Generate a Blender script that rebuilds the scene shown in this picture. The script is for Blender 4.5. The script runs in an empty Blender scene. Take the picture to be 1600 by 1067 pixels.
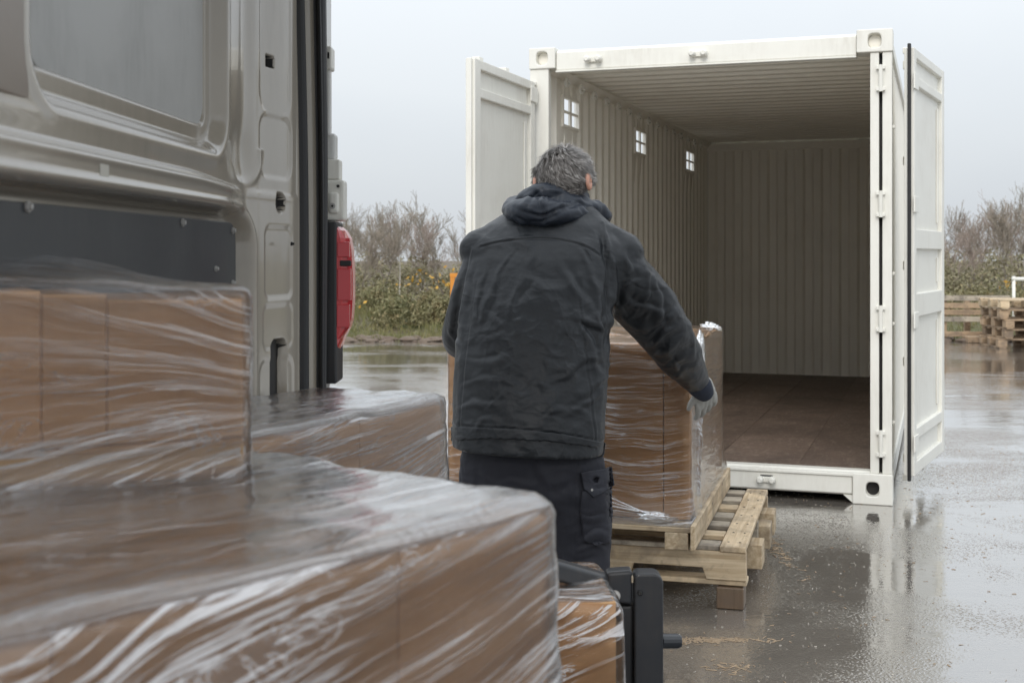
import bpy, bmesh, math, random
import numpy as np
from mathutils import Vector, Matrix, noise
random.seed(7)
sc = bpy.context.scene
COL = sc.collection
R = math.radians
# ---------------------------------------------------------------- camera, sky, sun, exposure
H_CAM = 1.38
F_PX = 1948.0
cam_d = bpy.data.cameras.new('camera'); cam = bpy.data.objects.new('camera', cam_d); COL.objects.link(cam)
cam.location = (0, 0, H_CAM); cam.rotation_euler = (R(90), 0, 0)
cam_d.sensor_width = 36; cam_d.lens = F_PX/1600*36; cam_d.shift_y = -133.5/1600
cam_d.clip_start = 0.05; cam_d.clip_end = 2000
cam_d.dof.use_dof = True; cam_d.dof.focus_distance = 4.35; cam_d.dof.aperture_fstop = 7.0
cam_d.dof.aperture_blades = 0
sc.camera = cam
world = bpy.data.worlds.new('World'); sc.world = world; world.use_nodes = True
wn = world.node_tree; wn.nodes.clear()
SUN_EL, SUN_AZ = R(36), R(194)
w_out = wn.nodes.new('ShaderNodeOutputWorld'); w_bg = wn.nodes.new('ShaderNodeBackground')
w_sky = wn.nodes.new('ShaderNodeTexSky'); w_sky.sky_type = 'NISHITA'; w_sky.sun_disc = False
w_sky.sun_elevation = SUN_EL; w_sky.sun_rotation = SUN_AZ; w_sky.air_density = 1.2; w_sky.dust_density = 3.0
w_tc = wn.nodes.new('ShaderNodeTexCoord')
w_map = wn.nodes.new('ShaderNodeMapping'); w_map.inputs['Scale'].default_value = (1, 1, 2.6)
w_no = wn.nodes.new('ShaderNodeTexNoise'); w_no.inputs['Scale'].default_value = 1.7; w_no.inputs['Detail'].default_value = 5; w_no.inputs['Roughness'].default_value = 0.45
w_no.inputs['Distortion'].default_value = 0.4
w_cr = wn.nodes.new('ShaderNodeValToRGB')
w_cr.color_ramp.elements[0].position = 0.32; w_cr.color_ramp.elements[0].color = (5.9, 6.32, 6.82, 1)
w_cr.color_ramp.elements[1].position = 0.66; w_cr.color_ramp.elements[1].color = (6.65, 6.98, 7.3, 1)
w_mix = wn.nodes.new('ShaderNodeMix'); w_mix.data_type = 'RGBA'; w_mix.inputs[0].default_value = 0.93
L = wn.links.new
L(w_tc.outputs['Generated'], w_map.inputs['Vector']); L(w_map.outputs[0], w_no.inputs['Vector']); L(w_no.outputs['Fac'], w_cr.inputs[0])
L(w_sky.outputs[0], w_mix.inputs[6]); L(w_cr.outputs[0], w_mix.inputs[7])
# overcast sky: evenly brighter towards the zenith, as thick cloud is
w_sep = wn.nodes.new('ShaderNodeSeparateXYZ'); L(w_tc.outputs['Generated'], w_sep.inputs[0])
w_mx = wn.nodes.new('ShaderNodeMath'); w_mx.operation = 'MAXIMUM'; L(w_sep.outputs['Z'], w_mx.inputs[0]); w_mx.inputs[1].default_value = 0.0
w_ma = wn.nodes.new('ShaderNodeMath'); w_ma.operation = 'MULTIPLY_ADD'; L(w_mx.outputs[0], w_ma.inputs[0]); w_ma.inputs[1].default_value = 1.7; w_ma.inputs[2].default_value = 1.0
w_sc = wn.nodes.new('ShaderNodeVectorMath'); w_sc.operation = 'SCALE'; L(w_mix.outputs[2], w_sc.inputs[0]); L(w_ma.outputs[0], w_sc.inputs['Scale'])
L(w_sc.outputs[0], w_bg.inputs[0]); L(w_bg.outputs[0], w_out.inputs[0])
w_bg.inputs[1].default_value = 0.105
sun_d = bpy.data.lights.new('sun', 'SUN'); sun_d.energy = 1.5; sun_d.angle = R(25); sun_d.color = (1, 0.965, 0.92)
sun = bpy.data.objects.new('sun', sun_d); COL.objects.link(sun)
# sun stands behind and above the camera's left shoulder (azimuth measured like the sky's)
sd = Vector((math.sin(SUN_AZ)*math.cos(SUN_EL), math.cos(SUN_AZ)*math.cos(SUN_EL), math.sin(SUN_EL)))
sun.rotation_euler = sd.to_track_quat('Z', 'Y').to_euler()
sc.view_settings.view_transform = 'Standard'; sc.view_settings.look = 'None'
sc.view_settings.exposure = 0.0; sc.view_settings.gamma = 1.0; sc.view_settings.use_curve_mapping = False
sc.render.engine = 'CYCLES'
sc.cycles.max_bounces = 10; sc.cycles.transparent_max_bounces = 24; sc.cycles.use_denoising = True
sc.cycles.glossy_bounces = 4; sc.cycles.diffuse_bounces = 8; sc.cycles.transmission_bounces = 6

# ---------------------------------------------------------------- helpers
def P(x, y, Y):
    """world point seen at photo pixel (x, y) at distance Y: used to measure the real places of things"""
    return Vector(((x-800)*Y/F_PX, Y, H_CAM+(400-y)*Y/F_PX))

class NT:
    def __init__(s, name):
        s.m = bpy.data.materials.new(name); s.m.use_nodes = True; s.t = s.m.node_tree; s.t.nodes.clear()
        s.out = s.n('OutputMaterial')
    def n(s, typ, **kw):
        nd = s.t.nodes.new('ShaderNode'+typ)
        for k, v in kw.items():
            if k in nd.inputs.keys(): s.set(nd.inputs[k], v)
            else: setattr(nd, k, v)
        return nd
    def set(s, inp, v):
        if isinstance(v, bpy.types.NodeSocket): s.t.links.new(v, inp)
        elif isinstance(v, bpy.types.Node): s.t.links.new(v.outputs[0], inp)
        else:
            if isinstance(v, tuple) and len(v) == 3 and inp.type == 'RGBA': v = (*v, 1)
            inp.default_value = v
    def coord(s, kind='Object'):
        return s.n('TexCoord').outputs[kind]
    def mapping(s, vec, scale=(1, 1, 1), rot=(0, 0, 0), loc=(0, 0, 0)):
        m = s.n('Mapping'); s.set(m.inputs[0], vec); m.inputs['Scale'].default_value = scale
        m.inputs['Rotation'].default_value = rot; m.inputs['Location'].default_value = loc
        return m.outputs[0]
    def noise(s, vec, scale, detail=4, rough=0.5, dist=0.0):
        return s.n('TexNoise', Vector=vec, Scale=scale, Detail=detail, Roughness=rough, Distortion=dist).outputs['Fac']
    def ramp(s, fac, *stops):
        r = s.n('ValToRGB'); s.set(r.inputs[0], fac); e = r.color_ramp.elements
        while len(e) < len(stops): e.new(0.5)
        for el, (p, c) in zip(e, stops):
            el.position = p; el.color = (c, c, c, 1) if isinstance(c, (int, float)) else (*c, 1)
        return r.outputs[0]
    def mix(s, fac, a, b, blend='MIX'):
        m = s.n('Mix', data_type='RGBA', blend_type=blend); s.set(m.inputs[0], fac)
        for i, v in ((6, a), (7, b)):
            if isinstance(v, (int, float)): v = (v, v, v)
            s.set(m.inputs[i], v)
        return m.outputs[2]
    def math(s, op, a, b=0.0, clamp=False):
        m = s.n('Math', operation=op, use_clamp=clamp); s.set(m.inputs[0], a); s.set(m.inputs[1], b)
        return m.outputs[0]
    def bump(s, h, strength=0.3, dist=0.01, normal=None):
        b = s.n('Bump', Height=h, Strength=strength, Distance=dist)
        if normal is not None: s.set(b.inputs['Normal'], normal)
        return b.outputs[0]
    def bsdf(s, **kw):
        b = s.n('BsdfPrincipled')
        for k, v in kw.items(): s.set(b.inputs[k.replace('_', ' ')], v)
        return b.outputs[0]
    def done(s, sh):
        s.set(s.out.inputs[0], sh); return s.m

def painted(name, col, rough=0.4, dirt=(0.12, 0.1, 0.08), dirt_amt=0.35, scale=3.0, bump=0.05, spec=0.5, rust=0.0, coat=0.0):
    t = NT(name); v = t.coord()
    big = t.noise(v, scale, 6, 0.6, 0.3)
    fine = t.noise(t.mapping(v, (14, 14, 2.5)), 3.0, 5, 0.65)
    d = t.math('MULTIPLY', t.ramp(big, (0.42, 0.0), (0.75, 1.0)), t.ramp(fine, (0.35, 0.15), (0.7, 1.0)))
    d = t.math('MULTIPLY', d, dirt_amt)
    c = t.mix(d, col, dirt)
    if rust > 0:
        rs = t.ramp(t.noise(v, 22, 6, 0.7), (0.72-0.08*rust, 0.0), (0.76, 1.0))
        c = t.mix(t.math('MULTIPLY', rs, 0.8), c, (0.16, 0.075, 0.035))
    r = t.mix(big, rough*0.8, min(1, rough*1.35))
    h = t.noise(v, 45, 3, 0.5)
    return t.done(t.bsdf(Base_Color=c, Roughness=r, Specular_IOR_Level=spec, Coat_Weight=coat, Normal=t.bump(h, bump, 0.004)))

def sig(h):
    return ((int(h[0:2], 16)/255)**2.2, (int(h[2:4], 16)/255)**2.2, (int(h[4:6], 16)/255)**2.2)

M = {}
M['cream'] = painted('cream_container_paint', (0.77, 0.76, 0.70), 0.42, (0.30, 0.25, 0.18), 0.32, 2.2, rust=0.3)
M['cream_in'] = painted('cream_interior_paint', (0.86, 0.83, 0.75), 0.5, (0.45, 0.40, 0.32), 0.22, 1.6, rust=0.2)
M['van_beige'] = painted('beige_van_paint', (0.36, 0.325, 0.27), 0.16, (0.17, 0.15, 0.12), 0.35, 2.5, bump=0.02, coat=0.5)
M['van_panel'] = painted('grey_board', (0.40, 0.40, 0.385), 0.38, (0.16, 0.15, 0.14), 0.5, 4, bump=0.02)
M['black_plastic'] = painted('black_plastic', (0.018, 0.019, 0.021), 0.42, (0.06, 0.055, 0.05), 0.5, 6)
M['black_board'] = painted('dark_lining_board', (0.036, 0.039, 0.043), 0.36, (0.07, 0.07, 0.068), 0.6, 5, bump=0.06)
M['rubber'] = painted('rubber_seal', (0.012, 0.012, 0.013), 0.5, (0.05, 0.05, 0.05), 0.35, 8)
M['black_steel'] = painted('black_painted_steel', (0.022, 0.024, 0.028), 0.33, (0.12, 0.10, 0.08), 0.25, 9, rust=0.3)
M['steel'] = painted('zinc_steel', (0.42, 0.41, 0.39), 0.35, (0.2, 0.17, 0.14), 0.5, 10)
M['van_white'] = painted('white_van_paint', (0.62, 0.62, 0.6), 0.25, (0.3, 0.27, 0.22), 0.3, 6)
M['orange'] = painted('orange_paint', (0.62, 0.24, 0.03), 0.5, (0.2, 0.1, 0.05), 0.5, 5, rust=0.8)
M['chip_worn'] = painted('worn_primer', (0.36, 0.30, 0.22), 0.6)
M['hole'] = painted('dark_cavity', (0.01, 0.01, 0.01), 0.7)
M['sticker'] = painted('paper_mark', (0.5, 0.48, 0.42), 0.6)

def lamp_mat(name, col, rough=0.22):
    t = NT(name); v = t.coord()
    st = t.noise(v, 9, 2, 0.5)
    c = t.mix(st, col, tuple(min(1, x*1.25+0.004) for x in col))
    return t.done(t.bsdf(Base_Color=c, Roughness=rough, Coat_Weight=0.25, Coat_Roughness=0.08, Normal=t.bump(st, 0.05, 0.004)))
M['lamp_red'] = lamp_mat('red_lens', (0.42, 0.012, 0.016))
M['lamp_pink'] = lamp_mat('reflector_lens', (0.40, 0.022, 0.028))

def wood(name, a, b, along='x', rough=0.75, stain=0.55):
    t = NT(name); v = t.coord()
    info = t.n('ObjectInfo').outputs['Random']
    off = t.n('CombineXYZ', X=t.math('MULTIPLY', info, 37.0), Y=t.math('MULTIPLY', info, 13.0), Z=t.math('MULTIPLY', info, 5.0)).outputs[0]
    vv = t.n('VectorMath', operation='ADD'); t.set(vv.inputs[0], v); t.set(vv.inputs[1], off); vv = vv.outputs[0]
    sca = {'x': (1.2, 22, 22), 'y': (22, 1.2, 22), 'z': (22, 22, 1.2)}[along]
    g = t.noise(t.mapping(vv, sca), 2.2, 7, 0.6, 0.8)
    kn = t.ramp(t.n('TexVoronoi', Vector=t.mapping(vv, (5 if along == 'x' else 11, 5 if along == 'y' else 11, 11)), Scale=1.0, feature='F1').outputs['Distance'], (0.05, 1.0), (0.12, 0.0))
    st = t.ramp(t.noise(vv, 5.0, 5, 0.65, 0.4), (0.45, 0.0), (0.68, 1.0))
    c = t.mix(t.ramp(g, (0.3, 0.0), (0.7, 1.0)), a, b)
    c = t.mix(t.math('MULTIPLY', st, stain), c, (0.07, 0.06, 0.055))
    c = t.mix(t.math('MULTIPLY', kn, 0.85), c, (0.07, 0.038, 0.02))
    ck = t.ramp(t.noise(t.mapping(vv, tuple(q*0.7 for q in sca)), 3.5, 4, 0.7, 0.3), (0.66, 0.0), (0.70, 1.0)); c = t.mix(t.math('MULTIPLY', ck, 0.55), c, (0.09, 0.065, 0.045))
    d2_ = t.ramp(t.noise(vv, 17.0, 6, 0.7, 0.5), (0.56, 0.0), (0.70, 1.0)); c = t.mix(t.math('MULTIPLY', d2_, 0.5), c, (0.13, 0.10, 0.07))
    br = t.math('ADD', t.math('MULTIPLY', info, 0.45), 0.80)
    hs = t.n('HueSaturation', Color=c, Value=br, Saturation=1.0).outputs[0]
    return t.done(t.bsdf(Base_Color=hs, Roughness=rough, Normal=t.bump(g, 0.35, 0.004)))
M['pallet_x'] = wood('pallet_wood_long', (0.36, 0.26, 0.15), (0.64, 0.52, 0.36), 'x')
M['pallet_y'] = wood('pallet_wood_deep', (0.36, 0.26, 0.15), (0.64, 0.52, 0.36), 'y')
M['pallet_grey'] = wood('pallet_wood_weathered', (0.33, 0.29, 0.235), (0.50, 0.43, 0.33), 'x', stain=0.85)
M['pallet_far'] = wood('pallet_wood_old', (0.27, 0.19, 0.12), (0.42, 0.30, 0.19), 'x', stain=0.6)
M['pallet_dark'] = wood('pallet_wood_wet', (0.13, 0.085, 0.05), (0.20, 0.135, 0.085), 'z', rough=0.4)

class MB:
    def __init__(s): s.v = []; s.f = []; s.uv = None
    def add(s, vs, fs):
        o = len(s.v); s.v += [tuple(p) for p in vs]; s.f += [tuple(i+o for i in f) for f in fs]; return s
    def box(s, a, b, mat=None):
        (x0, y0, z0), (x1, y1, z1) = a, b
        vs = [(x0,y0,z0),(x1,y0,z0),(x1,y1,z0),(x0,y1,z0),(x0,y0,z1),(x1,y0,z1),(x1,y1,z1),(x0,y1,z1)]
        if mat is not None: vs = [mat @ Vector(p) for p in vs]
        return s.add(vs, [(0,3,2,1),(4,5,6,7),(0,1,5,4),(1,2,6,5),(2,3,7,6),(3,0,4,7)])
    def prism(s, poly, y0, y1, axis='y'):
        """poly: closed outline; axis names the extrusion direction; outline gives the other two coordinates in order"""
        n = len(poly)
        def pt(a, b, t): return {'y': (a, t, b), 'x': (t, a, b), 'z': (a, b, t)}[axis]
        vs = [pt(a, b, y0) for a, b in poly]+[pt(a, b, y1) for a, b in poly]
        fs = [tuple(range(n)), tuple(range(2*n-1, n-1, -1))]+[(i, i+n, (i+1) % n+n, (i+1) % n) for i in range(n)]
        return s.add(vs, fs)
    def tube(s, pts, rad, n=8, closed=True, squash=None):
        pts = [Vector(p) for p in pts]
        if not hasattr(rad, '__len__'): rad = [rad]*len(pts)
        o = len(s.v); up = None
        for i, p in enumerate(pts):
            d = (pts[min(i+1, len(pts)-1)]-pts[max(i-1, 0)]).normalized()
            if up is None: up = Vector((0, 0, 1)) if abs(d.z) < 0.9 else Vector((0, 1, 0))
            a = d.cross(up).normalized(); b = a.cross(d).normalized(); up = b
            for k in range(n):
                t = 2*math.pi*k/n
                s.v.append(tuple(p+(a*math.cos(t)+b*math.sin(t))*rad[i]))
        for i in range(len(pts)-1):
            for k in range(n):
                s.f.append((o+i*n+k, o+i*n+(k+1) % n, o+(i+1)*n+(k+1) % n, o+(i+1)*n+k))
        if closed:
            s.f.append(tuple(o+k for k in reversed(range(n)))); s.f.append(tuple(o+(len(pts)-1)*n+k for k in range(n)))
        return s
    def ring(s, sections, closed=True):
        """loft through sections (lists of points, all the same length)"""
        o = len(s.v); n = len(sections[0])
        for sec in sections: s.v += [tuple(p) for p in sec]
        for i in range(len(sections)-1):
            for k in range(n):
                s.f.append((o+i*n+k, o+i*n+(k+1) % n, o+(i+1)*n+(k+1) % n, o+(i+1)*n+k))
        if closed:
            s.f.append(tuple(o+k for k in reversed(range(n)))); s.f.append(tuple(o+(len(sections)-1)*n+k for k in range(n)))
        return s
    def grid(s, fn, nu, nv):
        o = len(s.v)
        for j in range(nv+1):
            for i in range(nu+1): s.v.append(tuple(fn(i/nu, j/nv)))
        for j in range(nv):
            for i in range(nu):
                a = o+j*(nu+1)+i; s.f.append((a, a+1, a+nu+2, a+nu+1))
        return s
    def mesh(s, name, off=None):
        me = bpy.data.meshes.new(name)
        vs = s.v if off is None else [(a-off[0], b-off[1], c-off[2]) for a, b, c in s.v]
        me.from_pydata(vs, [], s.f); me.update(); return me
    def build(s, name, mat, parent=None, off=None, smooth=False, bevel=0.0, seg=2, fix=True):
        me = s.mesh(name, off)
        if fix:
            bm = bmesh.new(); bm.from_mesh(me); bmesh.ops.recalc_face_normals(bm, faces=bm.faces); bm.to_mesh(me); bm.free()
        return place(name, me, mat, parent, smooth, bevel, seg)

def place(name, me, mat, parent=None, smooth=False, bevel=0.0, seg=2):
    o = bpy.data.objects.new(name, me); COL.objects.link(o)
    if mat is not None and len(me.materials) == 0: me.materials.append(mat)
    if smooth:
        for p in me.polygons: p.use_smooth = True
    if parent is not None: o.parent = parent
    if bevel > 0:
        b = o.modifiers.new('bevel', 'BEVEL'); b.width = bevel; b.segments = seg; b.limit_method = 'ANGLE'; b.angle_limit = R(35)
        b.harden_normals = False
    return o
def thing(name, label, cat, loc=(0, 0, 0), rz=0.0, group=None):
    o = bpy.data.objects.new(name, None); COL.objects.link(o); o.location = loc; o.rotation_euler = (0, 0, rz)
    o.empty_display_size = 0.1; return tag(o, label, cat, group)
def tag(o, label, cat, group=None):
    o['label'] = label; o['category'] = cat
    if group: o['group'] = group
    return o
def struct(o): o['kind'] = 'structure'; return o
def stuff(o, label=None):
    o['kind'] = 'stuff'
    if label: o['label'] = label
    return o
def copy_tree(o, parent=None):
    c = o.copy(); COL.objects.link(c); c.parent = parent
    for ch in o.children: copy_tree(ch, c)
    return c
def sstep(a, b, x):
    t = np.clip((x-a)/(b-a), 0, 1); return t*t*(3-2*t)

# ---------------------------------------------------------------- ground
def ground_mat():
    t = NT('wet_asphalt'); v = t.coord()
    big = t.noise(t.mapping(v, (0.6, 0.9, 1)), 0.9, 8, 0.62, 0.6)
    pud = t.ramp(big, (0.36, 0.0), (0.52, 1.0))                       # 1 = standing water
    mid = t.noise(v, 7, 6, 0.65)
    fine = t.noise(v, 90, 4, 0.7)
    vo = t.n('TexVoronoi', Vector=v, Scale=85.0, feature='F1')
    grit = t.ramp(vo.outputs['Distance'], (0.1, 1.0), (0.55, 0.0))
    base = t.mix(mid, (0.15, 0.133, 0.115), (0.26, 0.232, 0.20))
    base = t.mix(t.math('MULTIPLY', grit, 0.35), base, (0.20, 0.185, 0.165))
    spec = t.ramp(t.n('TexVoronoi', Vector=v, Scale=34.0, feature='F1').outputs['Distance'], (0.07, 1.0), (0.10, 0.0))
    base = t.mix(t.math('MULTIPLY', spec, 0.5), base, (0.42, 0.38, 0.32))
    base = t.mix(t.math('MULTIPLY', pud, 0.28), base, (0.10, 0.089, 0.078))
    rough = t.mix(pud, t.mix(mid, 0.08, 0.26), 0.035)
    h = t.math('ADD', t.math('MULTIPLY', fine, 0.6), t.math('MULTIPLY', grit, 0.9))
    wet = t.math('MULTIPLY', h, t.math('SUBTRACT', 1.0, t.math('MULTIPLY', pud, 0.93)))
    n1 = t.bump(wet, 0.45, 0.003)
    rip = t.noise(t.mapping(v, (1, 1.6, 1)), 9, 3, 0.55, 0.6)
    n2 = t.bump(rip, 0.11, 0.006, n1)
    lng = t.noise(t.mapping(v, (0.6, 1.9, 1)), 1.3, 4, 0.55, 0.4)
    n3 = t.bump(lng, 0.12, 0.03, n2)
    return t.done(t.bsdf(Base_Color=base, Roughness=rough, Specular_IOR_Level=0.8, Normal=n3, Coat_Weight=1.0, Coat_IOR=2.1, Coat_Roughness=0.05, Coat_Normal=n3))
g = MB(); g.grid(lambda u, w: (-400+800*u, -30+830*w, 0), 4, 4)
struct(g.build('yard_ground', ground_mat()))
# ---------------------------------------------------------------- shipping container
TH = R(18.87); CW, CL, CH = 2.106, 5.85, 2.636
cont = thing('shipping_container', 'cream white shipping container standing open on the wet yard with both doors swung out', 'shipping container', (0.109, 7.574, 0), -TH)
def corr(n0, n1, pitch, depth):
    """points of a trapezoid corrugation from n0 to n1: list of (along, offset)"""
    pts = []; a = n0; k = 0
    while a < n1-1e-6:
        for da, o in ((0, 0), (pitch*0.36, 0), (pitch*0.5, depth), (pitch*0.86, depth)):
            if a+da < n1: pts.append((a+da, o))
        a += pitch
    pts.append((n1, 0)); return pts
def corr_wall(name, mat, fn, along, rows, holes=(), thick=0.003):
    """fn(along, off, row)->point; holes = (a0, a1, r0, r1)"""
    cuts = sorted(set([round(a, 4) for a, o in along]+[round(h, 4) for hh in holes for h in hh[:2]]))
    xs = [a for a, o in along]; os_ = [o for a, o in along]
    rr = sorted(set(rows+[h for hh in holes for h in hh[2:]]))
    def off(a, r):
        for h in holes:
            if h[0]-0.03 <= a <= h[1]+0.03 and h[2]-0.03 <= r <= h[3]+0.03: return 0.0
        return float(np.interp(a, xs, os_))
    m = MB()
    m.v = [tuple(fn(a, off(a, r), r)) for r in rr for a in cuts]; n = len(cuts)
    for j in range(len(rr)-1):
        for i in range(n-1):
            ca, cr = (cuts[i]+cuts[i+1])/2, (rr[j]+rr[j+1])/2
            if any(h[0] < ca < h[1] and h[2] < cr < h[3] for h in holes): continue
            m.f.append((j*n+i, j*n+i+1, (j+1)*n+i+1, (j+1)*n+i))
    o = m.build(name, mat, cont, fix=False)
    s = o.modifiers.new('sheet', 'SOLIDIFY'); s.thickness = thick; s.offset = 0
    return o
ZF = 0.175           # floor top
ZC = 2.545           # ceiling
VENTS = [(0.42, 0.78, 2.215, 2.395), (2.42, 2.78, 2.20, 2.38), (4.50, 4.90, 2.20, 2.38)]
hv = []
for a0, a1, r0, r1 in VENTS: hv.append((a0, a1, r0, r1))
corr_wall('side_wall', M['cream_in'], lambda a, o, r: (0.075-o, a, r), corr(0.12, CL-0.1, 0.185, 0.034), [ZF-0.02, 1.0, 1.8, ZC], hv)
corr_wall('side_wall', M['cream_in'], lambda a, o, r: (CW-0.055+o, a, r), corr(0.12, CL-0.1, 0.185, 0.034), [ZF-0.02, 1.0, 1.8, ZC])
corr_wall('end_wall', M['cream_in'], lambda a, o, r: (a, CL-0.13+o, r), corr(0.09, CW-0.06, 0.178, 0.03), [ZF-0.02, 1.0, 1.8, ZC-0.03])
corr_wall('roof', M['cream_in'], lambda a, o, r: (r, a, ZC+0.012+o), corr(0.14, CL-0.1, 0.205, 0.026), [0.04, 1.0, CW-0.04])
for (a0, a1, r0, r1) in VENTS:                     # two by two openings with a frame and crossing bars
    v = MB(); e = 0.012
    v.box((0.068, a0-e, r0-e), (0.092, a0+0.006, r1+e)); v.box((0.068, a1-0.006, r0-e), (0.092, a1+e, r1+e))
    v.box((0.069, a0+0.006, r0-e), (0.091, a1-0.006, r0+0.006)); v.box((0.069, a0+0.006, r1-0.006), (0.091, a1-0.006, r1+e))
    fr = v.build('vent_frame', M['cream_in'], cont, bevel=0.002)
    am, rm = (a0+a1)/2, (r0+r1)/2
    MB().box((0.072, am-0.018, r0+0.006), (0.086, am+0.018, r1-0.006)).build('vent_bar', M['cream_in'], fr)
    MB().box((0.0735, a0+0.006, rm-0.008), (0.0845, am-0.018, rm+0.008)).box((0.0735, am+0.018, rm-0.008), (0.0845, a1-0.006, rm+0.008)).build('vent_bar', M['cream_in'], fr)
# floor boards: marine plywood sheets
def ply():
    t = NT('container_plywood_floor'); v = t.coord(); info = t.n('ObjectInfo').outputs['Random']
    g = t.noise(t.mapping(v, (3, 26, 3)), 2, 6, 0.6, 0.4)
    sc_ = t.ramp(t.noise(t.mapping(v, (7, 2.2, 1)), 4, 8, 0.72, 1.2), (0.5, 0.0), (0.62, 1.0))
    c = t.mix(g, (0.115, 0.080, 0.064), (0.205, 0.15, 0.12))
    c = t.mix(t.math('MULTIPLY', sc_, 0.6), c, (0.30, 0.24, 0.19))
    c = t.mix(t.math('MULTIPLY', t.ramp(t.noise(v, 2.2, 6, 0.65, 0.5), (0.42, 0.0), (0.65, 1.0)), 0.55), c, (0.055, 0.042, 0.036))
    hs = t.n('HueSaturation', Color=c, Value=t.math('ADD', 0.85, t.math('MULTIPLY', info, 0.3)))
    return t.done(t.bsdf(Base_Color=hs.outputs[0], Roughness=0.55, Normal=t.bump(g, 0.2, 0.003)))
M['ply'] = ply()
fx = [0.085, 0.60, 1.09, 1.58, CW-0.065]
fy = [0.10, 1.22, 2.40, 3.58, 4.76, CL-0.13]
k = 0
for i in range(4):
    for j in range(5):
        d = 0.0015*((i*7+j*3) % 3)
        y0 = fy[j] + (0.0 if i % 2 == 0 or j == 0 else -0.28); y1 = fy[j+1] + (0.0 if i % 2 == 0 or j == 4 else -0.28)
        MB().box((fx[i]+0.001, y0+0.001, ZF-0.028), (fx[i+1]-0.001, y1-0.001, ZF-d*0.6)).build('floor_board', M['ply'], cont, bevel=0.001, seg=1)
MB().box((0.09, 0.12, 0.12), (CW-0.07, CL-0.14, ZF-0.030)).build('floor_frame', M['black_steel'], cont)
for j in range(14):
    y = 0.4+j*0.4
    MB().box((0.06, y, 0.05), (CW-0.06, y+0.04, 0.118)).build('cross_member', M['black_steel'], cont)
# corner castings with oval holes
def casting(x0, y0, z0, w, d, h, front=True):
    """block with a real stadium-shaped opening in its front face and an inner cavity"""
    m = MB(); cx, cz = x0+w/2, z0+h/2; n = 20; rx, rz_ = 0.036, 0.040
    hole = []
    for i in range(n):
        t = 2*math.pi*(i+0.5)/n; c, s_ = math.cos(t), math.sin(t)
        hole.append((cx+rx*math.copysign(abs(c)**0.65, c), cz+rz_*math.copysign(abs(s_)**0.65, s_)))
    outer = []
    for hx, hz in hole:
        dx, dz = hx-cx, hz-cz; k_ = 1/max(abs(dx)/(w/2), abs(dz)/(h/2)); outer.append((cx+dx*k_, cz+dz*k_))
    # corners of the outer outline
    cor = [(x0+w, z0+h), (x0, z0+h), (x0, z0), (x0+w, z0)]
    for c in cor:
        j = min(range(n), key=lambda q: (outer[q][0]-c[0])**2+(outer[q][1]-c[1])**2); outer[j] = c
    y_in = y0+0.05; yb = y0+d
    vs = [(a, y0, b) for a, b in outer]+[(a, y0, b) for a, b in hole]+[(a, y_in, b) for a, b in hole]+[(a, yb, b) for a, b in outer]
    fs = []
    for i in range(n):
        j = (i+1) % n
        fs += [(i, j, n+j, n+i), (n+i, n+j, 2*n+j, 2*n+i), (3*n+i, 3*n+j, j, i)]
    fs += [tuple(range(2*n, 3*n)), tuple(reversed(range(3*n, 4*n)))]
    m.add(vs, fs)
    o = m.build('corner_casting', M['cream'], cont, bevel=0.007, seg=3)
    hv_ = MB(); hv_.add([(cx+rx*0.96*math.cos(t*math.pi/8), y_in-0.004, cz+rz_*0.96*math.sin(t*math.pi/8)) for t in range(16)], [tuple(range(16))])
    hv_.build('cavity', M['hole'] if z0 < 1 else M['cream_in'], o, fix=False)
    return o
casting(-0.004, -0.012, CH-0.126, 0.165, 0.17, 0.128)
casting(CW-0.190, -0.012, CH-0.126, 0.194, 0.17, 0.128)
casting(-0.004, -0.012, 0.0, 0.2, 0.18, 0.172)
casting(CW-0.212, -0.012, 0.0, 0.216, 0.18, 0.172)
for x in (-0.004, CW-0.16):
    for z in (0.0, CH-0.12):
        MB().box((x, CL-0.15, z), (x+0.164, CL+0.01, z+0.12)).build('corner_casting', M['cream'], cont, bevel=0.006)
# posts
MB().prism([(0.0, 0.0), (0.118, 0.0), (0.118, 0.055), (0.07, 0.115), (0.0, 0.115)], 0.172, CH-0.126, 'z').build('corner_post', M['cream'], cont, bevel=0.004)
MB().box((CW-0.052, 0.0, 0.172), (CW, 0.115, CH-0.126)).build('corner_post', M['cream'], cont, bevel=0.005)
MB().box((CW-0.117, 0.0, 0.172), (CW-0.070, 0.115, CH-0.126)).build('door_jamb', M['cream'], cont, bevel=0.004)
MB().box((CW-0.069, 0.06, 0.172), (CW-0.053, 0.10, CH-0.126)).build('jamb_web', M['rubber'], cont)
for x in (0.0, CW-0.12):
    MB().box((x, CL-0.13, 0.12), (x+0.12, CL-0.01, CH-0.12)).build('corner_post', M['cream'], cont, bevel=0.004)
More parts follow.
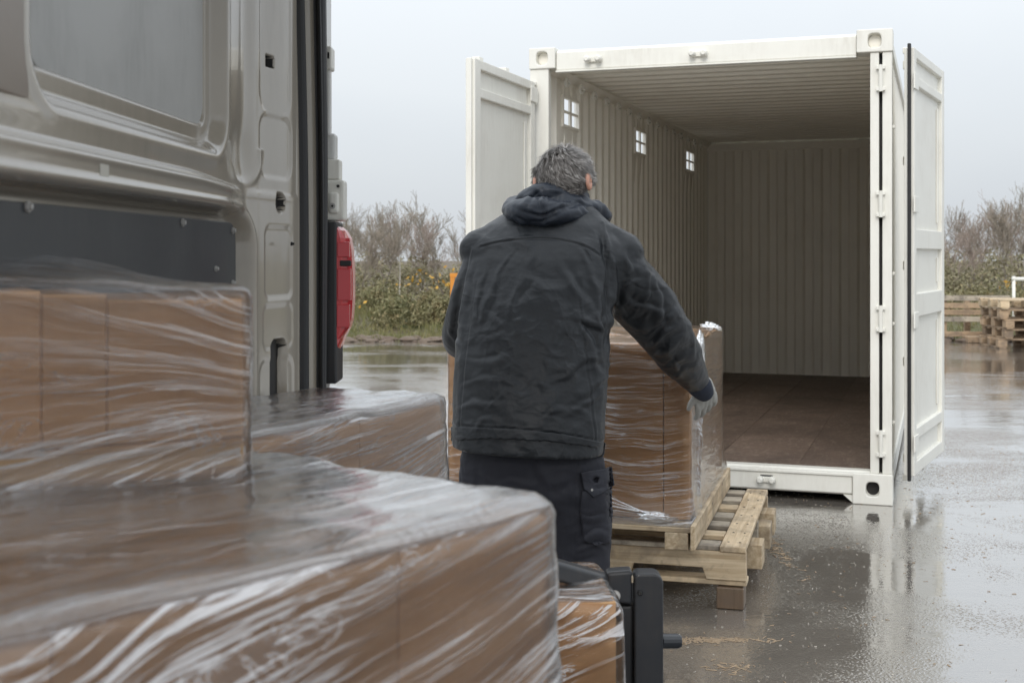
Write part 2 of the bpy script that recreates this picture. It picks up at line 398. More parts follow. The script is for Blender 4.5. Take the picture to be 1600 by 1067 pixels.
# header and sill
m = MB(); m.prism([(0.012, 2.497), (0.125, 2.497), (0.125, 2.622), (0.03, 2.622), (0.006, 2.606), (0.006, 2.502)], 0.165, CW-0.192, 'x')
m.build('door_header', M['cream'], cont, bevel=0.004)
MB().box((0.163, -0.004, 2.486), (CW-0.193, 0.03, 2.496)).build('rain_gutter', M['cream'], cont, bevel=0.002)
m = MB(); m.prism([(0.0, 0.055), (0.02, 0.045), (0.11, 0.045), (0.11, 0.150), (0.0, 0.150)], 0.2, CW-0.214, 'x'); m.build('door_sill', M['cream'], cont, bevel=0.004)
m = MB(); m.prism([(-0.010, 0.1515), (0.105, 0.1515), (0.105, 0.181), (0.03, 0.181), (0.02, 0.172), (-0.010, 0.168)], 0.112, CW-0.075, 'x'); m.build('sill_plate', M['cream'], cont, bevel=0.003)
MB().prism([(CW-0.262, 0.046), (CW-0.213, 0.004), (CW-0.213, 0.046)], 0.004, 0.10, 'y').build('sill_gusset', M['cream'], cont)
# side rails
for x in (0.0, CW-0.06):
    MB().box((x, 0.17, 0.04), (x+0.05, CL-0.15, 0.155)).build('bottom_rail', M['cream'], cont, bevel=0.004)
    MB().box((x, 0.16, CH-0.085), (x+0.055, CL-0.15, CH-0.02)).build('top_rail', M['cream'], cont, bevel=0.004)
MB().box((0.12, CL-0.12, CH-0.1), (CW-0.12, CL-0.03, CH-0.02)).build('top_rail', M['cream'], cont)
MB().prism([(0.076, 2.50), (0.125, 2.54), (0.076, 2.54)], 0.13, CL-0.14, 'y').build('roof_flange', M['cream_in'], cont)
MB().box((0.08, CL-0.17, 2.46), (CW-0.06, CL-0.135, 2.535)).build('end_rail', M['cream_in'], cont, bevel=0.004)
# lashing rings along the top of the left wall
ring = MB(); ring.tube([(0.0, 0.045*math.cos(t*math.pi/6), 0.022*math.sin(t*math.pi/6)) for t in range(13)], 0.010, 6)
ring.box((-0.012, -0.012, 0.004), (0.004, 0.012, 0.03))
ring_me = ring.mesh('lashing_ring'); ring_me.materials.append(M['cream'])
for i in range(15):
    o = place('lashing_ring', ring_me, None, cont, smooth=False); o.location = (0.135, 0.34+i*0.335, 2.470)
# lock keepers (two round studs on a small plate)
def keeper(x, y, z):
    o = MB().box((x-0.05, y, z-0.016), (x+0.05, y+0.014, z+0.016)).build('lock_keeper', M['cream'], cont, bevel=0.003)
    for dx in (-0.034, 0.034):
        s = MB(); s.tube([(x+dx, y+0.004, z), (x+dx, y-0.03, z), (x+dx, y-0.04, z)], [0.021, 0.019, 0.012], 14); s.build('stud', M['cream'], o, smooth=False)
keeper(1.03, -0.011, 2.552); keeper(1.42, -0.016, 0.108); keeper(1.0-0.6, -0.011, 2.552)
MB().box((1.385, -0.0045, 0.118), (1.455, -0.0005, 0.132)).build('keeper_shadow_strip', M['hole'], cont)  # dark strip painted in as shadow behind the lock keeper
# hinges of the right hand post
def hinge(x, y, z, h=0.135, par=None):
    o = MB().box((x-0.016, y-0.006, z), (x+0.018, y+0.03, z+h)).build('hinge', M['cream'], par or cont, bevel=0.003)
    pn = MB(); pn.tube([(x, y-0.016, z-0.006), (x, y-0.016, z+h+0.006)], 0.0115, 12); pn.build('hinge_pin', M['cream'], o)
    for zz in (z-0.002, z+h-0.018):
        MB().box((x-0.024, y-0.022, zz), (x+0.024, y+0.02, zz+0.02)).build('knuckle', M['cream'], o, bevel=0.002)
for z in (2.295, 1.60, 0.965, 0.275): hinge(CW-0.060, -0.004, z)
for z in (2.295, 1.60, 0.965, 0.275): hinge(0.02, -0.004, z)
# doors: framed leaves with panels, gasket, lock bars. local: u along leaf from hinge (0) to edge (1.0), n = thickness
def door(px, py, ang, flip, W_=0.98, Z0=0.165, Z1=2.49, gz=(0.0, 0.0)):
    """(px,py): hinge in container space; ang: direction of the leaf in container space"""
    T = Matrix.Translation((px, py, 0)) @ Matrix.Rotation(ang, 4, 'Z')
    def bx(m, u0, u1, n0, n1, z0, z1): m.box((u0, n0*flip, z0), (u1, n1*flip, z1), T)
    # leaf body sheet
    m = MB(); bx(m, 0.05, W_-0.05, 0.022, 0.030, Z0+0.05, Z1-0.05)
    d = m.build('container_door', M['cream'], cont)
    d['label'] = 'cream door leaf swung fully open' 
    def part(name, *boxes, mat='cream', bevel=0.004):
        q = MB()
        for b in boxes: bx(q, *b)
        return q.build(name, M[mat], d, bevel=bevel)
    part('stile', (0.0, 0.07, 0.0, 0.055, Z0, Z1)); part('stile', (W_-0.085, W_, 0.0, 0.055, Z0, Z1))
    rails = [(Z0, Z0+0.07), (0.36, 0.42), (1.04, 1.17), (1.42, 1.53), (Z1-0.20, Z1-0.15), (Z1-0.05, Z1)]
    for a, b in rails: part('rail', (0.0705, W_-0.0855, 0.001, 0.054, a, b))
    gs = MB(); bx(gs, -0.028, -0.002, 0.022, 0.040, Z0-gz[0], Z1+gz[1]); gs.build('gasket', M['rubber'], d, bevel=0.004)
    gs = MB(); bx(gs, W_+0.001, W_+0.018, 0.012, 0.04, Z0, Z1); gs.build('gasket', M['rubber' if flip < 0 else 'cream'], d, bevel=0.003)
    # recessed panel ribs
    for (a, b) in ((0.42, 1.04), (1.17, 1.42), (1.53, Z1-0.20)):
        for u in (0.11, 0.87):
            part('panel_rib', (u, u+0.035, 0.0305, 0.040, a+0.05, b-0.05), bevel=0.006)
    for u in (0.30, 0.72):                      # locking bars on the outer face with brackets and cams
        b = MB(); b.tube([T @ Vector((u, -0.035*flip, Z0-0.07)), T @ Vector((u, -0.035*flip, Z1+0.03))], 0.016, 12)
        lb = b.build('lock_bar', M['steel'], d, smooth=True)
        for z in (Z0+0.03, 0.75, 1.3, 1.9, Z1-0.08): 
            q = MB(); bx(q, u-0.04, u+0.04, -0.055, -0.001, z, z+0.05); q.build('bracket', M['cream'], lb, bevel=0.004)
        for z in (Z0-0.075, Z1+0.012):
            q = MB(); bx(q, u-0.03, u+0.03, -0.058, -0.010, z, z+0.035); q.build('cam', M['cream'], lb, bevel=0.004)
    for z in (0.30, 0.98, 1.62, 2.30):
        q = MB(); bx(q, -0.03, 0.09, 0.0555, 0.064, z, z+0.09); q.build('hinge_blade', M['cream'], d, bevel=0.003)
    return d
dl = door(-0.005, -0.055, R(-90)-R(1), 1, Z1=2.425); dl['label'] = 'left door leaf standing straight out toward the camera'
dr = door(CW+0.062, 0.03, R(90-9.0), -1, 1.03, 0.165, 2.53, (0.025, 0.02)); dr['label'] = 'right door leaf folded back along the container side'
# second gasket strip, bolts on right post side
for z in (0.45, 1.0, 1.28, 2.1):
    b = MB(); b.tube([(CW+0.0, 0.09, z), (CW+0.012, 0.09, z)], 0.012, 10); b.build('rivet', M['cream'], cont)
# ---------------------------------------------------------------- far side of the yard: verge, thicket, trees
def verge_mat():
    t = NT('grass_verge'); v = t.coord()
    a = t.noise(v, 1.3, 6, 0.65); b = t.noise(v, 9, 5, 0.7)
    c = t.mix(t.ramp(a, (0.38, 0.0), (0.6, 1.0)), (0.10, 0.075, 0.045), (0.085, 0.105, 0.03))
    c = t.mix(t.ramp(b, (0.45, 0.0), (0.75, 1.0)), c, (0.17, 0.16, 0.075))
    yy = t.n('SeparateXYZ', Vector=v).outputs['Y']; far = t.n('MapRange', Value=yy).outputs[0]; far.node.inputs[1].default_value = 22.5; far.node.inputs[2].default_value = 24.5
    c = t.mix(far, c, (0.13, 0.105, 0.075))
    return t.done(t.bsdf(Base_Color=c, Roughness=0.9, Normal=t.bump(b, 0.8, 0.05)))
def vh(x, y):
    return 0.30*float(sstep(20.3, 23.5, y))+0.06*noise.noise(Vector((x*0.5, y*0.5, 0)))*float(sstep(20.2, 21, y))-0.01
m = MB(); m.grid(lambda u, w: (-120+270*u, 20.1+0.25*math.sin(u*90)+(w**2)*240, vh(-120+270*u, 20.1+(w**2)*240) if w > 0 else -0.02), 360, 50)
struct(m.build('grass_verge', verge_mat(), smooth=True))

def leaf_mat(name, c1, c2, c3, rough=0.7):
    t = NT(name); v = t.coord()
    a = t.noise(v, 0.9, 3, 0.5); b = t.n('TexWhiteNoise', noise_dimensions='3D', Vector=t.n('VectorMath', operation='SNAP').outputs[0])
    # per-clump variation
    sn = t.n('VectorMath', operation='SNAP'); t.set(sn.inputs[0], v); sn.inputs[1].default_value = (0.09, 0.09, 0.09)
    wn_ = t.n('TexWhiteNoise', noise_dimensions='3D', Vector=sn.outputs[0]).outputs['Value']
    c = t.mix(t.ramp(a, (0.40, 0.0), (0.62, 1.0)), c1, c2)
    c = t.mix(t.math('MULTIPLY', t.ramp(wn_, (0.72, 0.0), (0.86, 1.0)), 0.8), c, c3)
    return t.done(t.bsdf(Base_Color=c, Roughness=rough))
M['gorse'] = leaf_mat('gorse_foliage', (0.15, 0.15, 0.065), (0.23, 0.205, 0.105), (0.30, 0.235, 0.12))
M['scrub'] = leaf_mat('winter_scrub', (0.19, 0.18, 0.10), (0.25, 0.225, 0.135), (0.31, 0.26, 0.17), 0.85)
M['gorse_bloom'] = leaf_mat('gorse_bloom', (0.42, 0.24, 0.03), (0.52, 0.31, 0.05), (0.30, 0.16, 0.03))
M['twig'] = leaf_mat('bare_twigs', (0.235, 0.205, 0.165), (0.29, 0.255, 0.205), (0.33, 0.28, 0.22), 0.85)  # both twig colours lightened to stand in for distance haze
M['twig_pink'] = leaf_mat('reddish_twigs', (0.29, 0.235, 0.20), (0.33, 0.275, 0.235), (0.35, 0.29, 0.25), 0.85)
M['bark'] = painted('grey_bark', (0.16, 0.13, 0.11), 0.85, (0.06, 0.05, 0.04), 0.6, 3)
M['birch'] = painted('pale_birch_bark', (0.46, 0.43, 0.39), 0.7, (0.1, 0.08, 0.06), 0.6, 5)
M['grass_blade'] = leaf_mat('grass_blades', (0.13, 0.135, 0.045), (0.17, 0.155, 0.06), (0.24, 0.21, 0.11))

rng = np.random.default_rng(11)
def tri_cloud(centres, size, flat=0.5):
    """many small tilted two-triangle leaf clumps about the given centres"""
    n = len(centres); a = rng.normal(size=(n, 3)); a /= np.linalg.norm(a, axis=1)[:, None]
    b = rng.normal(size=(n, 3)); b -= (b*a).sum(1)[:, None]*a; b /= np.linalg.norm(b, axis=1)[:, None]
    s = size*rng.uniform(0.5, 1.4, n)[:, None]
    v = np.stack([centres-a*s, centres-b*s*flat, centres+a*s, centres+b*s*flat], 1).reshape(-1, 3)
    f = np.arange(4*n).reshape(-1, 4)
    return v, f
def cloud_obj(name, mat, v, f, parent=None):
    me = bpy.data.meshes.new(name); me.vertices.add(len(v)); me.vertices.foreach_set('co', v.astype(np.float32).ravel())
    me.loops.add(f.size); me.loops.foreach_set('vertex_index', f.astype(np.int32).ravel())
    me.polygons.add(len(f)); me.polygons.foreach_set('loop_start', (np.arange(len(f))*f.shape[1]).astype(np.int32)); me.polygons.foreach_set('loop_total', np.full(len(f), f.shape[1], np.int32))
    me.update(); me.validate(); return place(name, me, mat, parent)
# gorse thicket: overlapping uneven bushes along the verge
def thicket(xs, y0, y1, hmin, hmax, per, size, seed):
    global rng
    rng = np.random.default_rng(seed); out = []
    for x in xs:
        y = rng.uniform(y0, y1); h = rng.uniform(hmin, hmax); r = h*rng.uniform(0.6, 0.95)
        n = per; p = rng.normal(size=(n, 3)); p /= np.linalg.norm(p, axis=1)[:, None]
        rad = rng.uniform(0.45, 1.06, n)**0.6
        lump = np.array([1+0.28*noise.noise(Vector((q[0]*2.3+x, q[1]*2.3, q[2]*2.3))) for q in p])
        p = p*(rad*lump)[:, None]; p[:, 2] = np.abs(p[:, 2])
        c = np.stack([x+p[:, 0]*r, y+p[:, 1]*r*0.8, 0.15+p[:, 2]*h], 1)
        out.append(c)
    return tri_cloud(np.concatenate(out), size, 0.35)
xs = list(np.arange(-10, 4.0, 0.40))+list(np.arange(4.0, 22, 0.5))
v, f = thicket(xs, 21.9, 25.0, 0.5, 1.02, 2500, 0.034, 3)
stuff(cloud_obj('gorse_thicket', M['gorse'], v, f), 'tangled olive green and brown gorse thicket beyond the grass verge')
rng = np.random.default_rng(5)
c = []
for x, y, z, n in ((-1.55, 22.3, 0.98, 26), (-1.05, 22.3, 0.92, 40), (-2.9, 22.2, 0.5, 4), (9.0, 22.4, 0.8, 20)):
    c.append(rng.normal(size=(n, 3))*(0.26, 0.2, 0.10)+(x, y, z))
v, f = tri_cloud(np.concatenate(c), 0.04, 0.6); stuff(cloud_obj('gorse_bloom', M['gorse_bloom'], v, f), 'orange yellow gorse flowers dotted on the thicket')
# rough grass and edge litter
n = 26000; gx = rng.uniform(-14, 26, n); gy = 20.25+rng.uniform(0, 1, n)**1.3*3.6
hh = rng.uniform(0.05, 0.17, n)*(1+0.8*(gy > 22)); ang = rng.uniform(0, math.pi, n); tw = rng.normal(size=n)*0.05
gz = np.array([vh(a, b) for a, b in zip(gx, gy)])
dx, dy = np.cos(ang)*0.014, np.sin(ang)*0.014
v = np.stack([np.stack([gx-dx, gy-dy, gz-0.01], 1), np.stack([gx+dx, gy+dy, gz-0.01], 1), np.stack([gx+tw, gy+tw*0.5, gz+hh], 1)], 1).reshape(-1, 3)
stuff(cloud_obj('rough_grass', M['grass_blade'], v, np.arange(3*n).reshape(-1, 3)), 'short rough grass on the verge')
# stones and litter at the edge of the yard
def rocks(n, xr, yr, smin, smax, seed):
    r = random.Random(seed); m = MB()
    for i in range(n):
        x, y, s = r.uniform(*xr), r.uniform(*yr), r.uniform(smin, smax)
        sec = []
        for k, (zz, q) in enumerate(((-0.3, 0.9), (0.25, 1.0), (0.6, 0.6), (0.75, 0.15))):
            sec.append([(x+s*q*math.cos(t)*r.uniform(0.75, 1.2)*1.5, y+s*q*math.sin(t)*r.uniform(0.75, 1.2), max(0, s*zz)) for t in [j*math.pi/3 for j in range(6)]])
        m.ring(sec)
    return m
M['litter'] = painted('earth_litter', (0.13, 0.095, 0.07), 0.85, (0.3, 0.27, 0.22), 0.6, 2.0, bump=0.5)
stuff(rocks(700, (-12, 22), (19.9, 20.8), 0.03, 0.11, 4).build('verge_stones', M['litter']), 'stones and earth along the edge of the yard')

# bare trees
def grow(seed, h, spread, levels=4, thin=1.0, lean=0.0, dense=1.0, tip=0.006):
    r = random.Random(seed); trunk = MB(); crown = MB()
    def branch(p, d, ln, rad, lvl):
        seg = 4 if lvl < 2 else 3; pts = [p.copy()]; rads = [rad]; q = p.copy(); dd = d.copy(); nxt = []
        for i in range(seg):
            dd = (dd+Vector((r.gauss(0, 0.13), r.gauss(0, 0.13), r.gauss(0, 0.07)+0.06))).normalized()
            q = q+dd*ln/seg; pts.append(q.copy()); rads.append(max(tip*0.6, rad*(1-(i+1)/seg*0.72)))
            if lvl < levels and (i > 0 or lvl > 0):
                for _ in range(int(r.choice((1, 2, 2)) * (dense if lvl else 1.3))): nxt.append((q.copy(), dd.copy(), rads[-1]))
        (trunk if lvl == 0 else crown).tube(pts, rads, 6 if lvl == 0 else (4 if lvl == 1 else 3), closed=False)
        for (s, dv, rr) in nxt:
            a = r.uniform(0, 6.283); tilt = r.uniform(0.45, 1.0)*spread
            ax = dv.orthogonal().normalized(); ax.rotate(Matrix.Rotation(a, 3, dv))
            nd = dv.copy(); nd.rotate(Matrix.Rotation(tilt, 3, ax)); nd = (nd+Vector((0, 0, 0.28))).normalized()
            branch(s, nd, ln*r.uniform(0.42, 0.66), rr*0.62+0.001, lvl+1)
    branch(Vector((0, 0, -0.1)), Vector((lean, 0, 1)).normalized(), h*0.62, 0.03*h/3.0*thin, 0)
    return trunk, crown
def add_tree(name, label, x, y, h, seed, bark='bark', twig='twig', **kw):
    t = thing(name, label, 'tree', (x, y, vh(x, y) if y > 20 else 0)); a, b = grow(seed, h, **kw)
    a.build('trunk', M[bark], t, smooth=True); b.build('crown', M[twig], t, fix=False); return t
G = 'bare winter trees beyond the yard'
def tx(px, Y): return (px-800)*Y/F_PX
specs = [
 ('bare_tree', 'tall slender birch with a pale trunk, highest of the bare trees left of the man', 620, 27.5, 2.75, 1, 'birch', 'twig', dict(spread=0.7, dense=1.25)),
 ('bare_tree', 'reddish twiggy tree just left of the pale birch', 592, 29, 2.55, 2, 'bark', 'twig_pink', dict(spread=0.85, dense=1.4)),
 ('bare_tree', 'small grey tree close beside the red tail light', 562, 28, 2.1, 3, 'bark', 'twig', dict(spread=0.8, dense=1.2)),
 ('bare_tree', 'round headed tree right of the pale birch', 660, 30, 2.4, 4, 'bark', 'twig_pink', dict(spread=0.9, dense=1.3)),
 ('bare_tree', 'low bushy tree between the birch and the left container door', 697, 29, 2.3, 5, 'bark', 'twig', dict(spread=0.95, dense=1.4)),
 ('bare_tree', 'thin tree touching the edge of the left container door', 730, 31, 2.5, 6, 'bark', 'twig', dict(spread=0.8, dense=1.2)),
 ('bare_tree', 'reddish tree nearest the right container door', 1492, 29, 2.2, 7, 'bark', 'twig_pink', dict(spread=0.85, dense=1.3)),
 ('bare_tree', 'purplish bushy tree above the low pallet rack', 1522, 30, 2.55, 8, 'bark', 'twig_pink', dict(spread=0.9, dense=1.4)),
 ('bare_tree', 'tallest tree at the right edge, above the white rail', 1572, 29, 3.0, 9, 'bark', 'twig', dict(spread=0.8, dense=1.4)),
 ('bare_tree', 'slim tree cut by the right edge of the picture', 1600, 31, 3.1, 10, 'bark', 'twig_pink', dict(spread=0.8, dense=1.3)),
]
for nm, lb, px, Y, h, sd_, bk, tw, kw in specs: add_tree(nm, lb, tx(px, Y), Y, h*0.75, sd_, bk, tw, **kw).__setitem__('group', G)
# the wood behind them reads as one mass
mb = MB(); r = random.Random(21); protos = [grow(100+i, 2.9, 0.85, levels=3, dense=1.5, tip=0.010) for i in range(6)]
allv, allf, o = [], [], 0
for i in range(120):
    y = r.uniform(33, 60); x = r.uniform(-0.42, 0.62)*y; s = r.uniform(0.5, 0.85)*(y/33)**0.7; a = r.uniform(0, 6.28)
    for q in protos[i % 6]:
        if not q.v: continue
        vv = np.array(q.v); c_, s_ = math.cos(a), math.sin(a)
        w = np.stack([vv[:, 0]*c_-vv[:, 1]*s_, vv[:, 0]*s_+vv[:, 1]*c_, vv[:, 2]], 1)*s+(x, y, vh(x, y))
        ff = np.array([f_ for f_ in q.f if len(f_) == 4]); allv.append(w); allf.append(ff+o); o += len(w)
stuff(cloud_obj('bare_woodland', M['twig'], np.concatenate(allv), np.concatenate(allf)), 'distant bare winter woodland beyond the yard')
xs = list(np.arange(-16, 26, 0.6)); v, f = thicket(xs, 28, 36, 0.9, 1.55, 1300, 0.06, 8)
stuff(cloud_obj('undergrowth', M['scrub'], v, f), 'brown undergrowth at the foot of the wood')

# ---------------------------------------------------------------- pallets
def board(name, mat, parent, cx, cy, cz, sx, sy, sz, rz=0, bev=0.003):
    o = MB().box((-sx/2, -sy/2, -sz/2), (sx/2, sy/2, sz/2)).build(name, M[mat], parent, bevel=bev, seg=1)
    o.location = (cx, cy, cz); o.rotation_euler = (0, 0, rz); return o
def far_pallet(root_loc, rz, w, d, h, label, mat='pallet_far', group=None):
    t = thing('wooden_pallet', label, 'pallet', root_loc, rz, group)
    for i in range(5): board('deck_board', mat, t, 0, -d/2+0.06+i*(d-0.12)/4, h-0.011, w, 0.10, 0.022)
    for i in range(3):
        for j in range(3): board('block', mat, t, -w/2+0.07+i*(w-0.14)/2, -d/2+0.07+j*(d-0.14)/2, h/2, 0.13, 0.13, h-0.046)
        board('base_board', mat, t, -w/2+0.07+i*(w-0.14)/2, 0, 0.011, 0.10, d, 0.022)
    return t
Yp = 18.5; xs_ = tx(1582, Yp+0.4); n = 5
words = ['bottom pallet of the stack at the right edge, on the wet ground', 'second pallet up in the stack at the right edge', 'middle pallet of the stack at the right edge', 'fourth pallet up in the stack at the right edge', 'orange brown top pallet of the stack at the right edge']
for i in range(n):
    far_pallet((xs_+0.26+0.02*((i*3) % 4), Yp+0.5, 0.146*i), R(-4+3*(i % 3)), 1.15, 0.95, 0.145, words[i], 'pallet_far' if i != 4 else 'pallet_x', 'stacked pallets at the far side of the yard')
# low timber rack with posts beside the stack
rk = thing('timber_rack', 'low wide rack of old timber boards on posts beside the stacked pallets', 'rack', (tx(1515, 20.2), 20.2, 0), R(-3))
board('post', 'pallet_far', rk, -0.42, 0, 0.36, 0.09, 0.09, 0.72); board('post', 'pallet_far', rk, 0.46, 0.05, 0.36, 0.09, 0.09, 0.72); board('post', 'pallet_far', rk, 0.05, 0.3, 0.33, 0.09, 0.09, 0.66)
for z, mt in ((0.70, 'pallet_grey'), (0.58, 'pallet_far'), (0.47, 'pallet_far'), (0.36, 'pallet_grey'), (0.12, 'pallet_far')):
    board('rail_board', mt, rk, 0.0, -0.06, z, 1.25, 0.035, 0.085)
board('base_board', 'pallet_far', rk, 0.1, -0.25, 0.05, 0.5, 0.3, 0.09)
# pale rail behind the stack
rl = thing('hand_rail', 'pale grey metal rail standing up behind the pallet stack at the right edge', 'rail', (tx(1584, 21.5), 21.5, 0.05))
q = MB(); q.tube([(0, 0, 0.0), (0, 0, 0.98)], 0.03, 8); q.build('post', M['cream'], rl, smooth=True)
q = MB(); q.tube([(0.9, 0, 0.0), (0.9, 0, 0.98)], 0.03, 8); q.build('post', M['cream'], rl, smooth=True)
q = MB(); q.tube([(-0.03, 0, 0.93), (0.93, 0, 0.93)], 0.035, 8); q.build('top_rail', M['cream'], rl, smooth=True)
# orange frame behind the man
of = thing('orange_frame', 'rusty orange metal frame standing behind the man by the thicket', 'metal frame', (tx(704, 20.0), 20.0, 0), R(8))
for x in (-0.07, 1.0):
    board('leg', 'orange', of, x+0.10, 0, 0.545, 0.07, 0.07, 1.09, bev=0.004)
board('top_bar', 'orange', of, 0.64, 0, 1.07, 1.30, 0.08, 0.065, bev=0.004); board('cross_bar', 'orange', of, 0.60, 0.0, 0.62, 1.0, 0.05, 0.14, bev=0.004); board('cross_bar', 'orange', of, 0.57, 0.0, 0.30, 1.0, 0.04, 0.05, bev=0.004)

# the near wooden pallets under the wrapped cartons. local frame: origin at the lower pallet's front right ground point
PO = P(1166, 952, 4.86); PO = Vector((PO.x, PO.y, 0)); PR = R(-15.5)
lp = thing('wooden_pallet', 'open-slatted wooden pallet on the wet ground below the wrapped cartons', 'pallet', PO, PR)
PW, PD = 1.22, 1.22
ZB = 0.088
def notched(y, mat='pallet_x', th=0.042):
    """stringer with two fork notches cut in its lower edge"""
    z0, z1 = ZB+0.0225, ZB+0.135; zn = z0+0.045
    o = []
    for a, b in ((-0.98, -0.68), (-0.46, -0.155)):
        o += [(a, z0), (a+0.015, zn), (b-0.015, zn), (b, z0)]
    poly = [(-PW, z0)]+o+[(0, z0), (0, z1), (-PW, z1)]
    q = MB(); q.prism(poly, y, y+th); return q.build('stringer', M[mat], lp, bevel=0.003, seg=1)
notched(0.0); notched(PD/2-0.02, 'pallet_grey'); notched(PD-0.042)
ZT = ZB+0.1355
for i in range(7):
    y = 0.115+i*(PD-0.17)/6 if i else 0.05
    y = 0.052+i*(PD-0.104)/6
    board('deck_board', 'pallet_grey' if i % 3 != 1 else 'pallet_x', lp, -PW/2-0.05, y, ZT+0.010, PW-0.11, 0.095, 0.020, R(random.uniform(-0.5, 0.5)))
board('edge_board', 'pallet_y', lp, -0.052, PD/2+0.005, ZT+0.0115, 0.100, PD+0.03, 0.023)
for i, y in enumerate((0.06, PD/2, PD-0.06)):
    board('bottom_board', 'pallet_x', lp, -PW/2, y, ZB+0.011, PW, 0.10, 0.020)
for i, y in enumerate((0.33, 0.70, 0.98)):
    board('side_block', 'pallet_y', lp, 0.012 if i else 0.004, y, ZB+0.060, 0.075, 0.14, 0.100)
for i, (x, y) in enumerate(((-0.062, 0.05), (-0.062, 0.78), (-1.14, 0.05), (-0.6, 0.05), (-0.6, 0.8), (-1.14, 0.8), (-0.062, 1.16))):
    board('foot_block', 'pallet_dark' if i != 6 else 'pallet_x', lp, x, y, ZB/2-0.001, 0.105, 0.12, ZB-0.004, bev=0.004)
nail = MB(); nail.tube([(0, 0, 0), (0, 0, 0.0015)], 0.0045, 8); nail_me = nail.mesh('nail'); nail_me.materials.append(M['black_steel'])
for i in range(7):
    for dx in (-0.075, -0.03):
        o = place('nail', nail_me, None, lp); o.location = (dx+0.003*(i % 2), 0.07+i*(PD-0.16)/6, ZT+0.0228)
# upper pallet carrying the cartons
UPZ = ZT+0.024
up = thing('wooden_pallet', 'flat upper pallet carrying the wrapped cartons, overhanging the slatted one', 'pallet', PO, PR)
UX1, UX0, UY0, UY1 = -0.205, -1.235, -0.13, 1.24
for i, x in enumerate((UX1-0.05, (UX0+UX1)/2, UX0+0.05)):
    board('runner', 'pallet_y' if i != 0 else 'pallet_y', up, x, (UY0+UY1)/2, UPZ+0.034, 0.085 if i else 0.09, UY1-UY0, 0.066)
for i in range(6):
    board('deck_board', 'pallet_x', up, (UX0+UX1)/2, UY0+0.07+i*(UY1-UY0-0.14)/5, UPZ+0.067+0.010, UX1-UX0+0.02, 0.135, 0.019)
board('side_board', 'pallet_y', up, UX1+0.014, (UY0+UY1)/2, UPZ+0.050, 0.018, UY1-UY0+0.01, 0.095)
ULZ = UPZ+0.088

# ---------------------------------------------------------------- cardboard and stretch film
def cardboard():
    t = NT('kraft_cardboard'); v = t.coord(); info = t.n('ObjectInfo').outputs['Random']
    a = t.noise(v, 3.5, 5, 0.6); b = t.noise(t.mapping(v, (60, 60, 4)), 3, 3, 0.6)
    c = t.mix(a, (0.50, 0.285, 0.128), (0.60, 0.368, 0.185))
    c = t.mix(t.math('MULTIPLY', b, 0.25), c, (0.30, 0.17, 0.085))
    pr = t.ramp(t.noise(t.mapping(v, (2, 2, 9)), 2.5, 5, 0.65), (0.5, 0.0), (0.75, 1.0)); c = t.mix(t.math('MULTIPLY', pr, 0.35), c, (0.27, 0.155, 0.075))
    hs = t.n('HueSaturation', Color=c, Value=t.math('ADD', 0.86, t.math('MULTIPLY', info, 0.26)))
    return t.done(t.bsdf(Base_Color=hs.outputs[0], Roughness=0.72, Normal=t.bump(a, 0.25, 0.01)))
M['card'] = cardboard()
M['tape'] = painted('packing_tape', (0.40, 0.24, 0.10), 0.22, (0.3, 0.18, 0.09), 0.4, 6)
M['card_edge'] = painted('torn_card_edge', (0.05, 0.032, 0.02), 0.8)

